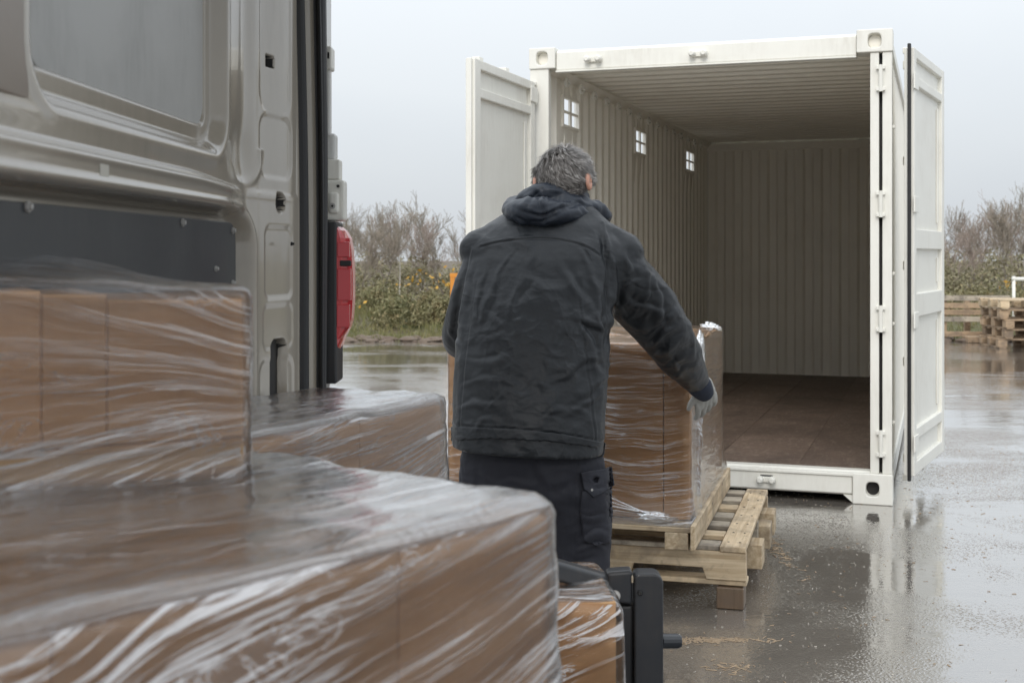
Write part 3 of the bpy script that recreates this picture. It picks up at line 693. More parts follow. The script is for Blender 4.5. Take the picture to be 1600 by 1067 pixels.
def film_mat(name, amount=1.0, vs=1.0):
    """clear stretch film: thin glossy layer, whiter in gathered folds running along U, which also paint in highlights"""
    t = NT(name); uv = t.n('UVMap').outputs[0]
    w = t.n('TexNoise', Vector=uv, Scale=2.2, Detail=2.0, Roughness=0.5)
    off = t.n('VectorMath', operation='SCALE'); t.set(off.inputs[0], w.outputs['Color']); off.inputs['Scale'].default_value = 0.13
    uvw = t.n('VectorMath', operation='ADD'); t.set(uvw.inputs[0], uv); t.set(uvw.inputs[1], off.outputs[0]); uvw = uvw.outputs[0]
    s1 = t.noise(t.mapping(uvw, (1.5, 24*vs, 1)), 1.0, 7, 0.66, 0.25)
    s2 = t.noise(t.mapping(uvw, (3.2, 85*vs, 1), loc=(3, 7, 0)), 1.0, 5, 0.6, 0.2)
    s3 = t.noise(t.mapping(uvw, (2.2, 6*vs, 1), rot=(0, 0, 0.5), loc=(9, 2, 0)), 1.5, 6, 0.6, 1.2)
    gate = t.ramp(t.noise(uvw, 2.4, 3, 0.5), (0.40, 0.0), (0.62, 1.0))
    r1 = t.ramp(s1, (0.535, 0.0), (0.565, 0.9), (0.595, 0.08), (0.66, 0.05), (0.70, 0.9))
    r2 = t.ramp(s2, (0.56, 0.0), (0.60, 1.0))
    r3 = t.ramp(s3, (0.60, 0.0), (0.612, 0.9), (0.625, 0.0))
    wht = t.math('ADD', t.math('MULTIPLY', r1, 0.75), t.math('MULTIPLY', r2, 0.5))
    wht = t.math('MULTIPLY', wht, t.math('ADD', 0.12, gate))
    wht = t.math('MULTIPLY', t.math('ADD', wht, t.math('MULTIPLY', r3, 0.35)), 2.1)  # streak whiteness mixes gathered film with painted-in highlights
    h = t.math('ADD', t.math('MULTIPLY', s1, 1.0), t.math('MULTIPLY', s2, 0.35))
    h = t.math('ADD', h, t.math('MULTIPLY', s3, 0.7))
    nrm = t.bump(h, 0.5, 0.012)
    gl = t.n('BsdfGlossy', Color=(1, 1, 1), Roughness=0.07, Normal=nrm)
    lw = t.n('Fresnel', IOR=1.55, Normal=nrm).outputs[0]
    fr = t.math('SUBTRACT', t.math('MULTIPLY', lw, 1.7), 0.05, True)
    tr = t.n('BsdfTransparent', Color=(0.985, 0.985, 0.985))
    df = t.n('BsdfDiffuse', Color=(0.85, 0.86, 0.88)); tl = t.n('BsdfTranslucent', Color=(0.85, 0.86, 0.88))
    d2 = t.n('MixShader', Fac=0.35); t.set(d2.inputs[1], df); t.set(d2.inputs[2], tl)
    m1 = t.n('MixShader', Fac=t.math('MINIMUM', t.math('ADD', 0.012, t.math('MULTIPLY', wht, 0.62*amount), True), 0.88)); t.set(m1.inputs[1], tr); t.set(m1.inputs[2], d2)
    m2 = t.n('MixShader', Fac=fr); t.set(m2.inputs[1], m1); t.set(m2.inputs[2], gl)
    return t.done(m2)
M['film'] = film_mat('stretch_film'); M['film_white'] = film_mat('dense_stretch_film', 1.7); M['film_fine'] = film_mat('tight_stretch_film', 0.6, 1.3); M['film_thick'] = film_mat('gathered_stretch_film', 2.6, 2.2)

def film_shell(name, parent, sx, sy, z0, z1, rad=0.03, warp=None, fan=None, mat='film', res=0.012, amp=0.004, gap=0.006, seed=0):
    """a stretched skin round a box footprint sx by sy (origin at its centre) from z0 to z1 with a closed top. warp(p, n)->p bends it; fan(p, n)->(u, v) lays the folds."""
    hx, hy = sx/2+gap, sy/2+gap; r = rad; m = MB(); uvs = []
    per = []
    def arc(cx, cy, a0):
        return [((cx+r*math.cos(a0+k*math.pi/12), cy+r*math.sin(a0+k*math.pi/12)), (math.cos(a0+k*math.pi/12), math.sin(a0+k*math.pi/12))) for k in range(7)]
    def line(p, q, n):
        L_ = math.dist(p, q); k = max(2, int(L_/res)); return [((p[0]+(q[0]-p[0])*i/k, p[1]+(q[1]-p[1])*i/k), n) for i in range(1, k)]
    per += arc(hx-r, -hy+r, -math.pi/2); per += line((hx, -hy+r), (hx, hy-r), (1, 0))
    per += arc(hx-r, hy-r, 0); per += line((hx-r, hy), (-hx+r, hy), (0, 1))
    per += arc(-hx+r, hy-r, math.pi/2); per += line((-hx, hy-r), (-hx, -hy+r), (-1, 0))
    per += arc(-hx+r, -hy+r, math.pi); per += line((-hx+r, -hy), (hx-r, -hy), (0, -1))
    n = len(per); s_len = [0.0]
    for i in range(1, n+1): s_len.append(s_len[-1]+math.dist(per[i % n][0], per[i-1][0]))
    zt = z1+gap; rows = []
    nz = max(3, int((zt-r-z0)/res))
    for j in range(nz+1): rows.append((z0+(zt-r-z0)*j/nz, 0.0, 0.0))
    for k in range(1, 6): a = k*math.pi/10; rows.append((zt-r+r*math.sin(a), r*(1-math.cos(a)), a))
    nt = max(6, int(min(hx, hy)/res))
    for k in range(0, nt+1):
        rows.append((zt, r+(1-r)*0+(k/nt), math.pi/2))     # marker rows: second value >r means blend towards the centre
    P3, N3 = [], []
    for j, (z, ins, a) in enumerate(rows):
        top = a >= math.pi/2-1e-6
        for i in range(n):
            (x, y), (nx, ny) = per[i]
            if not top:
                p = (x-nx*ins, y-ny*ins, z); nn = (nx*math.cos(a), ny*math.cos(a), math.sin(a)); 
            else:
                f_ = ins-r; x1, y1 = x-nx*r, y-ny*r
                # shrink towards the centre line
                p = (x1*(1-f_), y1*(1-f_), z); nn = (0, 0, 1)
            P3.append(p); N3.append(nn)
    out = []
    for k, (p, nn) in enumerate(zip(P3, N3)):
        i = k % n
        u, v = (s_len[i], p[2]) if abs(nn[2]) < 0.99 else (p[0], p[1])
        if fan: u, v = fan(p, nn)
        uvs.append((u, v))
        d = noise.noise(Vector((u*2.2+seed, v*24+seed, seed)))*amp+noise.noise(Vector((u*5+seed, v*9, 5+seed)))*amp*0.9
        q = (p[0]+nn[0]*(d+amp*0.6), p[1]+nn[1]*(d+amp*0.6), p[2]+nn[2]*(d+amp*0.6))
        if warp: q = warp(q, nn)
        out.append(q)
    m.v = out
    for j in range(len(rows)-1):
        for i in range(n):
            a, b = j*n+i, j*n+(i+1) % n; m.f.append((a, b, b+n, a+n))
    me = m.mesh(name)
    uvl = me.uv_layers.new(name='UVMap'); 
    li = np.zeros(len(me.loops), np.int32); me.loops.foreach_get('vertex_index', li)
    ua = np.array(uvs, np.float32)[li]
    uvl.data.foreach_set('uv', ua.ravel())
    o = place(name, me, M[mat], parent, smooth=True); return o
def cartons(parent, spec, tape=False):
    for (a, b) in spec:
        o = MB().box(a, b).build('carton', M['card'], parent, bevel=0.002, seg=1)
# ---- the wrapped load on the pallets
ld = thing('wrapped_load', 'tall brown cartons in clear stretch film on the pallet, being pushed by the man', 'wrapped cartons', Vector(PO)+Matrix.Rotation(PR, 3, 'Z') @ Vector(((UX0+UX1)/2+0.0, (UY0+UY1)/2+0.05, ULZ)), PR)
LW, LD, LH = UX1-UX0-0.03, UY1-UY0-0.16, 0.695
g_ = 0.003; hx, hy = LW/2, LD/2
xm = hx-0.105
for (y0, y1) in ((-hy, -hy+0.41), (-hy+0.41, -hy+0.82), (-hy+0.82, hy)):
    g_ = 0.0015
    cartons(ld, [((-hx, y0+g_, 0.001), (-0.10, y1-g_, LH)), ((-0.10+2*g_, y0+g_+0.002, 0.001), (xm-g_, y1-g_, LH-0.004)), ((xm+g_, y0+g_+0.004, 0.001), (hx, y1-g_, LH-0.002))])
def lfan(p, n):
    if abs(n[2]) > 0.9: return (p[0]*1.0, p[1]*1.0)
    s = p[0] if abs(n[1]) > 0.7 else hx+(p[1]+hy) if n[0] > 0 else -hx-(p[1]+hy)
    return (s, p[2]-0.05*s+0.03*math.sin(s*5))
def lwarp(q, n):
    x, y, z = q
    k = max(0, 0.13-z)/0.13
    return (x+(0.02*k if n[0] > 0.5 else 0), y-(0.115*k*k if n[1] < -0.5 else 0), z+0.012*noise.noise(Vector((x*9, y*9, 3)))*(1 if n[2] > 0.5 else 0))
film_shell('stretch_film', ld, LW, LD, 0.0, LH, 0.018, lwarp, lfan, 'film_fine', 0.016, 0.003)
# gathered film knots: crumpled tuft at the foot and at the far top corner
def crumple(name, parent, c, size, seed, mat='film_thick', nu=26, squash=(1, 1, 1)):
    q = MB(); r_ = random.Random(seed); uv = []
    def fn(u, w):
        th, ph = u*2*math.pi, w*math.pi
        d = Vector((math.cos(th)*math.sin(ph), math.sin(th)*math.sin(ph), math.cos(ph)))
        k = 1+0.55*noise.noise(d*2.3+Vector((seed, 0, 0)))+0.35*abs(noise.noise(d*6+Vector((0, seed, 0))))
        return (c[0]+d.x*k*size*squash[0], c[1]+d.y*k*size*squash[1], c[2]+d.z*k*size*squash[2])
    q.grid(fn, nu, nu); me = q.mesh(name); uvl = me.uv_layers.new(name='UVMap')
    for l in me.loops:
        co = me.vertices[l.vertex_index].co; uvl.data[l.index].uv = (co.x*3+co.y*2, co.z*4+co.x)
    return place(name, me, M[mat], parent, smooth=True)
crumple('film_knot', ld, (hx-0.13, -hy-0.065, 0.018), 0.030, 3, squash=(2.2, 1.0, 0.7))
crumple('film_knot', ld, (hx-0.05, hy-0.10, LH+0.002), 0.034, 9, squash=(1.3, 1.6, 0.7))
crumple('film_knot', ld, (hx+0.004, -hy+0.30, LH*0.92), 0.04, 5, squash=(0.35, 2.2, 1.8))
# gathered ridge of film running down the right side where two turns overlap
q = MB(); rr2 = random.Random(4)
def fold_pt(u, w):
    z = 0.02+w*(LH-0.03); n_ = noise.noise(Vector((u*3, z*22, 2)))
    return (hx+0.006+0.016*math.sin(math.pi*u)*(0.55+0.8*abs(n_))+0.003*noise.noise(Vector((u*9, z*60, 4))), -hy+0.20+0.06*w+(u-0.5)*(0.05+0.03*n_), z)
q.grid(fold_pt, 14, 160); me = q.mesh('film_fold'); uvl = me.uv_layers.new(name='UVMap')
for l in me.loops:
    co = me.vertices[l.vertex_index].co; uvl.data[l.index].uv = (co.y*4+co.z*0.6, co.z*1.6+co.y*3)
place('film_fold', me, M['film_thick'], ld, smooth=True)
for i in range(7):            # taut twisted tails fanning to the foot of the front face
    a = Vector((hx-0.07-0.02*i, -hy-0.07, 0.018+0.004*i)); b = Vector((hx-0.45-0.12*(i % 4), -hy-0.012-0.02*(i % 2), 0.04+0.05*(i % 3)+0.012*i))
    q = MB(); q.tube([a, (a+b)/2+Vector((0, -0.004, -0.006)), b], [0.0035, 0.0016, 0.001], 5); me = q.mesh('film_tail'); me.uv_layers.new(name='UVMap'); place('film_tail', me, M['film_thick'], ld, smooth=True)
# ---------------------------------------------------------------- van
def XW(Y): return -0.712+0.046*Y
van = thing('delivery_van', 'beige grey delivery van seen from inside, its rear side wall lined with dark board', 'van', (-0.62, 3.1, 0))
VO = (-0.62, 3.1, 0)
FLZ = 0.31
def rr(Y, Z, y0, y1, z0, z1, r):
    """signed distance to a rounded rectangle (negative inside)"""
    cx, cz, hx_, hz_ = (y0+y1)/2, (z0+z1)/2, (y1-y0)/2-r, (z1-z0)/2-r
    dx, dz = np.abs(Y-cx)-hx_, np.abs(Z-cz)-hz_
    return np.hypot(np.maximum(dx, 0), np.maximum(dz, 0))+np.minimum(np.maximum(dx, dz), 0)-r
def wall_x(Y, Z):
    x = -0.712+0.046*Y
    # pillar swings inwards
    k = sstep(2.72, 3.02, Y); x = x+0.046*k+0.010*sstep(2.70, 2.78, Y)
    # window recess
    top = rr(Y, Z, 1.66, 2.58, 1.600, 2.35, 0.075)
    x = x-0.030*(1-sstep(-0.012, 0.016, top))-0.008*(1-sstep(-0.050, -0.040, top))
    lip = np.exp(-((top-0.024)/0.010)**2)*0.002; x = x+lip
    # left neighbour bay
    top2 = rr(Y, Z, 0.3, 1.50, 1.600, 2.35, 0.07); x = x-0.03*(1-sstep(-0.012, 0.016, top2))
    # belt rail: shoulder bulging at the ledge, fading towards the pillar
    fade = 1-sstep(2.50, 2.74, Y)*0.85
    sag = 0.010*sstep(2.3, 2.7, Y)
    led = sstep(1.546+sag*-1, 1.531-sag, Z) if False else 1-sstep(1.527-sag, 1.543-sag, Z)
    x = x+0.022*led*fade*sstep(-0.004, 0.020, rr(Y, Z, 0.2, 2.742, 0.40, 1.468, 0.07))
    x = x+0.004*np.exp(-((Z-1.522+sag)/0.006)**2)*fade
    x = x+0.0015*np.exp(-((Z-1.566)/0.014)**2)*(1-sstep(2.45, 2.6, Y))
    # lower lining recess
    low = rr(Y, Z, 0.2, 2.742, 0.40, 1.468, 0.07)
    x = x-0.034*(1-sstep(-0.010, 0.014, low))+0.005*np.exp(-((low-0.020)/0.008)**2)
    # pressed panels in the pillar
    for (a, b, c, d, r_, dep) in ((2.80, 2.955, 1.705, 2.3, 0.05, 0.006), (2.80, 2.96, 1.562, 1.70, 0.035, 0.010), (2.82, 2.955, 1.285, 1.445, 0.02, 0.008), (2.81, 2.96, 1.17, 1.265, 0.02, 0.005), (2.79, 2.965, 0.5, 1.14, 0.03, 0.006)):
        q = rr(Y, Z, a, b, c, d, r_); x = x-0.35*dep*(1-sstep(-0.006, 0.010, q))
    # dimple arcs by the rounded elbow of the rail
    x = x-0.006*np.exp(-(((Y-2.70)/0.05)**2+((Z-1.60)/0.05)**2))
    x = x+0.005*np.exp(-((np.hypot((Y-2.70)/1.2, Z-1.62)-0.085)/0.012)**2)*(Z < 1.62)*(Y > 2.6)
    # holes
    for (a, b, c, d, r_) in ((2.832, 2.872, 1.812, 1.836, 0.004), (2.872, 2.918, 1.482, 1.526, 0.020), (2.848, 2.93, 0.9, 1.187, 0.025)):
        q = rr(Y, Z, a, b, c, d, r_); x = x-0.05*(1-sstep(-0.002, 0.002, q))
    return x
ys = np.unique(np.concatenate([np.linspace(0.35, 1.5, 60), np.linspace(1.5, 2.5, 110), np.linspace(2.5, 3.0, 230)]))
zs = np.unique(np.concatenate([np.linspace(FLZ, 1.0, 30), np.linspace(1.0, 1.9, 330), np.linspace(1.9, 2.42, 40)]))
YY, ZZ = np.meshgrid(ys, zs); XX = wall_x(YY, ZZ)
vv = np.stack([XX-VO[0], YY-VO[1], ZZ], -1).reshape(-1, 3); nY = len(ys)
idx = np.arange(len(zs)*nY).reshape(len(zs), nY)
ff = np.stack([idx[:-1, :-1], idx[:-1, 1:], idx[1:, 1:], idx[1:, :-1]], -1).reshape(-1, 4)
wl = cloud_obj('inner_side_panel', M['van_beige'], vv, ff, van)
wl.data.materials.append(M['hole']); yc = (YY[:-1, :-1]+YY[1:, 1:])/2; zc_ = (ZZ[:-1, :-1]+ZZ[1:, 1:])/2; ins = np.zeros(yc.shape, bool)
for (a, b, c, d, r_) in ((2.832, 2.872, 1.812, 1.836, 0.004), (2.872, 2.918, 1.482, 1.526, 0.020), (2.848, 2.93, 0.9, 1.187, 0.025)): ins |= rr(yc, zc_, a, b, c, d, r_) < 0.001
wl.data.polygons.foreach_set('material_index', ins.astype(np.int32).ravel())  # hole faces coloured black to put their inner shade in
for p_ in wl.data.polygons: p_.use_smooth = True
def vbuild(mb, name, mat, parent=van, **kw): return mb.build(name, M[mat] if isinstance(mat, str) else mat, parent, off=VO, **kw)
# grey insert sheet in the window bay
q = MB(); q.grid(lambda u, w: (float(wall_x(np.array(1.72+0.80*u), np.array(1.70)))+0.003, 1.715+0.815*u, 1.648+0.66*w), 1, 1)
# rounded corners: cut by using an outline instead
def rounded(y0, y1, z0, z1, r, n=6):
    o = []
    for cy, cz, a0 in ((y1-r, z0+r, -90), (y1-r, z1-r, 0), (y0+r, z1-r, 90), (y0+r, z0+r, 180)):
        for k in range(n+1): a = R(a0+90*k/n); o.append((cy+r*math.cos(a), cz+r*math.sin(a)))
    return o
def wall_plate(name, mat, y0, y1, z0, z1, r, base, thick, bevel=0.002, parent=van):
    q = MB(); pl = rounded(y0, y1, z0, z1, r); n = len(pl)
    q.add([(XW(a)+base, a, b) for a, b in pl]+[(XW(a)+base+thick, a, b) for a, b in pl], [tuple(range(n)), tuple(range(2*n-1, n-1, -1))]+[(i, (i+1) % n, n+(i+1) % n, n+i) for i in range(n)])
    return vbuild(q, name, mat, parent, bevel=bevel)
wall_plate('window_insert', 'van_panel', 1.712, 2.535, 1.642, 2.30, 0.05, -0.0375, 0.004)
wall_plate('window_insert', 'van_panel', 0.40, 1.45, 1.642, 2.30, 0.05, -0.0375, 0.004)
lb = wall_plate('lining_board', 'black_board', 0.25, 2.722, 0.42, 1.452, 0.045, -0.030, 0.014)
def bolt(Y, z, base, parent, r_=0.008, mat='steel'):
    q = MB(); x = XW(Y)+base; q.tube([(x, Y, z), (x+0.004, Y, z)], r_*1.5, 12); q.tube([(x+0.004, Y, z), (x+0.008, Y, z), (x+0.0085, Y, z)], [r_, r_*0.9, r_*0.4], 8); return vbuild(q, 'bolt', mat, parent)
for (px, py) in ((60, 316), (297, 343), (374, 356)):
    Y = 1387/(889.6-px); Z = H_CAM+(400-py)*Y/F_PX; 
    bolt(Y, Z-0.006, -0.0158, lb, 0.005)
for (px, py) in ((348, 420), (374, 442)): 
    Y = 1387/(889.6-px); Z = H_CAM+(400-py)*Y/F_PX; bolt(Y, Z, -0.016, lb, 0.004)
# black plates in the pillar holes, painting in their inner shade
for (a, b, c, d) in ((2.82, 2.885, 1.80, 1.85), (2.86, 2.93, 1.47, 1.54), (2.84, 2.94, 0.89, 1.20)):
    q = MB(); x = float(wall_x(np.array((a+b)/2), np.array((c+d)/2))); q.box((x+0.012, a, c), (x+0.014, b, d))
    # sits inside the cavity, behind the face of the pillar
    q = MB(); q.box((x+0.034, a+0.004, c+0.004), (x+0.037, b-0.004, d-0.004)); vbuild(q, 'pillar_hole_shade', 'hole')
bolt(2.90, 1.408, 0.064, van, 0.003, 'hole')
# label ghost on the rail
wall_plate('paper_mark', 'sticker', 1.83, 1.865, 1.497, 1.516, 0.003, 0.0228, 0.0006, 0)
# thin added plate whose brown paints a shadowy band at the bay's near end
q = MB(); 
q.box((XW(1.58)-0.006, 1.50, 1.585), (XW(1.58)+0.003, 1.645, 2.35)); vbuild(q, 'shade_band_plate', painted('brown_shade_band', (0.22, 0.18, 0.145), 0.3), bevel=0.003)
q = MB(); q.box((-0.74, 1.45, 2.50), (1.38, 3.12, 2.56)); vbuild(q, 'roof', 'van_white', bevel=0.02)  # out of view; kept to shade the loads, front cut back for light
# rear opening: flange strip and two seals running up the pillar edge
def pts_at(xa, xb, Y, y0=-260, y1=720, n=14):
    return [P(xa+(xb-xa)*(k/n)**1.0*(1), y0+(y1-y0)*k/n, Y) for k in range(n+1)]
def strip(name, mat, x0a, x0b, x1a, x1b, Y0, Y1, bulge=0.0, n=30, parent=van, z0=0.62, smooth=True):
    """vertical profile strip between two lines, given at the top and the bottom of the photo's pillar"""
    q = MB(); secs = []
    for k in range(n+1):
        z = z0+(2.42-z0)*k/n; ypx = 400-(z-H_CAM)*F_PX/Y0; t = ypx/590
        wob = 1.5*math.sin(z*5.0)
        A = P(x0a+(x0b-x0a)*t+wob, ypx, Y0); B = P(x1a+(x1b-x1a)*t+wob, ypx, Y1); A.z = B.z = z
        mid = (A+B)/2; d = (B-A); nrm = Vector((d.y, -d.x, 0)).normalized()
        secs.append([A, A*0.7+B*0.3+nrm*bulge*0.85, mid+nrm*bulge, A*0.3+B*0.7+nrm*bulge*0.85, B, B-nrm*0.02, A-nrm*0.02])
    q.ring(secs); return vbuild(q, name, mat, parent, smooth=False, bevel=0)
strip('pillar_edge', 'van_beige', 452, 459, 464, 470, 2.985, 3.02, 0.004)
strip('door_seal', 'rubber', 461, 467, 477, 484, 3.015, 3.045, 0.010)
strip('flange', 'van_beige', 475, 482, 492, 497, 3.05, 3.075, 0.003)
strip('door_seal', 'rubber', 488, 494, 511, 511, 3.07, 3.11, 0.012)
strip('seal_lip', 'black_plastic', 498, 503, 502, 507, 3.060, 3.064, 0.003)
# rear corner skin outside the seal, with hinges and lamp
q = MB(); secs = []
for k in range(15):
    z = 0.5+1.95*k/14; off_ = 0.004*float(sstep(1.6, 1.9, z))
    secs.append([(-0.485+off_, 3.12, z), (-0.472-0.002+off_, 3.125, z), (-0.468+off_, 3.20, z), (-0.54, 3.30, z), (-0.72, 3.28, z), (-0.74, 3.12, z)])
q.ring(secs); vbuild(q, 'rear_corner_panel', 'van_white', smooth=False)
def blk(name, mat, px0, px1, py0, py1, Y, dy, parent=van, bevel=0.005):
    a, b = P(px0, py1, Y), P(px1, py0, Y); q = MB(); q.box((a.x, Y, a.z), (b.x, Y+dy, b.z)); return vbuild(q, name, mat, parent, bevel=bevel, seg=3)
hg = blk('door_hinge', 'cream', 500, 518, 72, 108, 3.13, 0.06); blk('hinge_hole', 'hole', 511.5, 514.5, 82, 92, 3.128, 0.004, hg, 0.001)
hg = blk('door_hinge', 'cream', 500, 538, 281, 345, 3.15, 0.06, bevel=0.008)
blk('hinge_plate', 'cream', 500, 531, 249, 281, 3.16, 0.05, hg); blk('hinge_plate', 'van_white', 500, 524, 208, 250, 3.17, 0.05, hg, 0.008)
blk('hinge_arm', 'van_white', 506, 516, 108, 212, 3.15, 0.03, van, 0.006)
blk('hinge_knuckle', 'cream', 513, 529, 300, 334, 3.138, 0.02, hg, 0.009)
q = MB(); c_ = P(519, 322, 3.135); q.tube([c_, c_+Vector((0, 0.02, 0))], 0.008, 12); vbuild(q, 'hinge_bolt', 'steel', hg)
c_ = P(528, 291, 3.146); q = MB(); q.tube([c_, c_+Vector((0, 0.01, 0))], 0.004, 10); vbuild(q, 'hinge_bolt', 'hole', hg)
c_ = P(519, 322, 3.133); q = MB(); q.tube([c_, c_+Vector((0, 0.004, 0))], 0.003, 10); vbuild(q, 'bolt_socket', 'hole', hg)
# tail lamp: black housing and curved red lens
blk('lamp_housing', 'black_plastic', 505, 526, 346, 600, 3.135, 0.12, bevel=0.006)
prof = [(347, 524), (352, 530), (360, 539), (372, 546), (390, 549), (430, 551), (470, 551), (500, 549), (515, 545), (530, 537), (545, 532), (560, 529), (585, 528), (600, 529)]
q = MB(); secs = []
for y, x in reversed(prof):
    A = P(523, y, 3.14); B = P(x, y, 3.20); z = A.z
    w = B.x-A.x
    secs.append([(A.x, 3.138, z), (A.x+w*0.45, 3.142, z), (A.x+w*0.8, 3.158, z), (B.x, 3.20, z), (B.x-0.002, 3.27, z), (A.x, 3.27, z)])
q.ring(secs); ln = vbuild(q, 'tail_lamp', 'lamp_red', smooth=False, bevel=0.003)
def lens(px0, px1, py0, py1, nm, mat, Y=3.137):
    a, b = P(px0, py1, Y), P(px1, py0, Y); q = MB(); q.add([(a.x, Y, a.z), (b.x, Y+0.012, a.z), (b.x, Y+0.012, b.z), (a.x, Y, b.z), (a.x, Y+0.02, a.z), (b.x, Y+0.03, a.z), (b.x, Y+0.03, b.z), (a.x, Y+0.02, b.z)], [(0,1,2,3),(7,6,5,4),(0,4,5,1),(1,5,6,2),(2,6,7,3),(3,7,4,0)]); return vbuild(q, nm, mat, ln, bevel=0.002)
lens(527, 545, 378, 402, 'reflector', 'lamp_pink'); lens(531, 547, 407, 416, 'lamp_slot', 'hole', 3.1375); lens(527, 547, 420, 470, 'reflector', 'lamp_pink', 3.1372); lens(526, 545, 476, 512, 'reflector', 'lamp_pink', 3.1376)
# unseen but present: load floor, far wall's rear post, roof bow, outer skin
q = MB(); q.box((-0.62, 0.0, FLZ-0.05), (1.32, 3.08, FLZ)); vbuild(q, 'load_floor', 'black_board')
q = MB(); q.box((-0.80, -0.3, 0.25), (-0.745, 3.1, 2.45)); vbuild(q, 'outer_skin', 'van_white')
for x, y in ((-0.62, 0.3), (1.15, 0.3)):
    q = MB(); q.tube([(x-0.1, y, 0.28), (x+0.1, y, 0.28)], 0.28, 32); vbuild(q, 'wheel', 'rubber')

# ---------------------------------------------------------------- wrapped loads inside the van
TOPB = 1.09
def deg_from(u): return math.atan2(u[1], u[0])
# B: big near load. Right front top corner at photo (862, ~800)
def top_pt(px, py, z): 
    s = (py-400)/(H_CAM-z); Y = F_PX/s; return Vector(((px-800)/s, Y, 0))
cR = top_pt(858, 800, TOPB); cL = top_pt(0, 1000, TOPB)
u = (cR-cL).normalized(); v_ = Vector((-u.y, u.x, 0))
BW, BD = 0.80, 0.62
rzB = math.atan2(u.y, u.x)
cB = cR-u*(BW/2)+v_*(BD/2)
nb = thing('wrapped_load', 'largest and nearest film wrapped cartons filling the bottom left corner', 'wrapped cartons', (cB.x, cB.y, FLZ), rzB)
HB = TOPB-FLZ
cartons(nb, [((-BW/2, -BD/2, 0.002), (-0.267, BD/2, HB-0.337)), ((-0.265, -BD/2, 0.002), (0.13, BD/2, HB-0.34)), ((0.135, -BD/2, 0.002), (BW/2, BD/2, HB-0.34)),
             ((-BW/2, -BD/2, HB-0.335), (-0.1956, 0.02, HB)), ((-0.195, -BD/2, HB-0.335), (0.1694, 0.02, HB)), ((0.170, -BD/2, HB-0.335), (BW/2, 0.02, HB-0.002)),
             ((-BW/2, 0.03, HB-0.335), (-0.0, BD/2, HB-0.004)), ((0.005, 0.03, HB-0.335), (BW/2, BD/2, HB-0.006))])
def bfan(p, n):
    if n[2] > 0.9:
        a = 0.16; x, y = p[0], p[1]
        return (x*math.cos(a)+y*math.sin(a)+0.3, (-x*math.sin(a)+y*math.cos(a))*0.8)
    if abs(n[1]) > 0.6:      # front: folds fan out of the upper right corner
        dx, dz = BW/2+0.35-p[0], HB+0.10-p[2]
        r5 = math.hypot(dx, dz); return (r5, 0.62*math.atan2(dz, dx)*(0.5+1.3*r5))
    return (p[1], p[2]*1.0+0.35*p[1])
def bwarp(q, n):
    x, y, z = q
    k = max(0, 1-math.hypot(x-BW/2, y+BD/2)/0.22)
    z += 0.010*k-0.010*max(0, -x)*(1 if z > 0.6 else 0)+0.004*noise.noise(Vector((x*12, y*12, 1)))
    if n[1] < -0.5: y -= 0.012*max(0, math.sin((HB-z)*3.0))
    return (x, y, z)
film_shell('stretch_film', nb, BW, BD, 0.004, HB, 0.032, bwarp, bfan, 'film', 0.010, 0.005, 0.008, 3)
film_shell('stretch_film', nb, BW, BD, 0.004, HB, 0.032, bwarp, (lambda p, n: (bfan(p, n)[0]*0.9+5.3, bfan(p, n)[1]*0.85+0.12*p[0]+3.7)), 'film', 0.016, 0.005, 0.013, 34)
# A: on top of B at the left
cAr = top_pt(381, 746, TOPB+0.008); cAl = top_pt(0, 776, TOPB+0.008)
uA = (cAr-cAl).normalized(); vA = Vector((-uA.y, uA.x, 0)); AW, AD = 0.40, 0.34; rzA = math.atan2(uA.y, uA.x)
cA = cAr-uA*(AW/2)+vA*(AD/2)
HA = 278/(F_PX/cAr.y)
ta = thing('wrapped_load', 'film wrapped brown cartons at the left edge, standing on top of the nearest load', 'wrapped cartons', (cA.x, cA.y, TOPB+0.012), rzA)
cartons(ta, [((-AW/2, -AD/2, 0.0), (-0.0426, AD/2, 0.047)), ((-0.042, -AD/2, 0.0), (AW/2, AD/2, 0.047)), ((-AW/2, -AD/2, 0.048), (-0.0426, AD/2, HA+0.010)), ((-0.042, -AD/2, 0.048), (0.0324, AD/2, HA+0.005)), ((0.033, -AD/2+0.002, 0.048), (AW/2, AD/2, HA-0.003))])
def afan(p, n):
    if n[2] > 0.9: return (p[0]+0.1*p[1], p[1])
    dx = AW/2+0.10-p[0]; 
    return (dx*1.1, (p[2]-HA*0.55)/(0.45+dx*1.6)) if abs(n[1]) > 0.6 else (p[1], p[2])
def awarp(q, n):
    x, y, z = q
    t5 = max(0, min(1, (AW/2-0.02-x)/AW)); z += (0.026*t5+0.066*t5*(y+AD/2)/AD)*max(0, z/HA)**2+(0.005*noise.noise(Vector((x*14, y*14, 2))) if n[2] > 0.5 else 0)
    k = max(0, 0.03-z)/0.03; 
    return (x, y-0.02*k*k*(n[1] < -0.5), z)
film_shell('stretch_film', ta, AW, AD, 0.001, HA, 0.012, awarp, afan, 'film', 0.007, 0.0035, 0.004, 11)
film_shell('stretch_film', ta, AW, AD, 0.001, HA, 0.012, awarp, (lambda p, n: (afan(p, n)[0]*0.9+5.3, afan(p, n)[1]*0.85+0.12*p[0]+3.7)), 'film_fine', 0.016, 0.0035, 0.009, 42)
q = MB(); q.box((-AW/2, -AD/2-0.0055, 0.012), (AW/2-0.002, -AD/2-0.0035, 0.040)); q.build('packing_tape', M['tape'], ta)
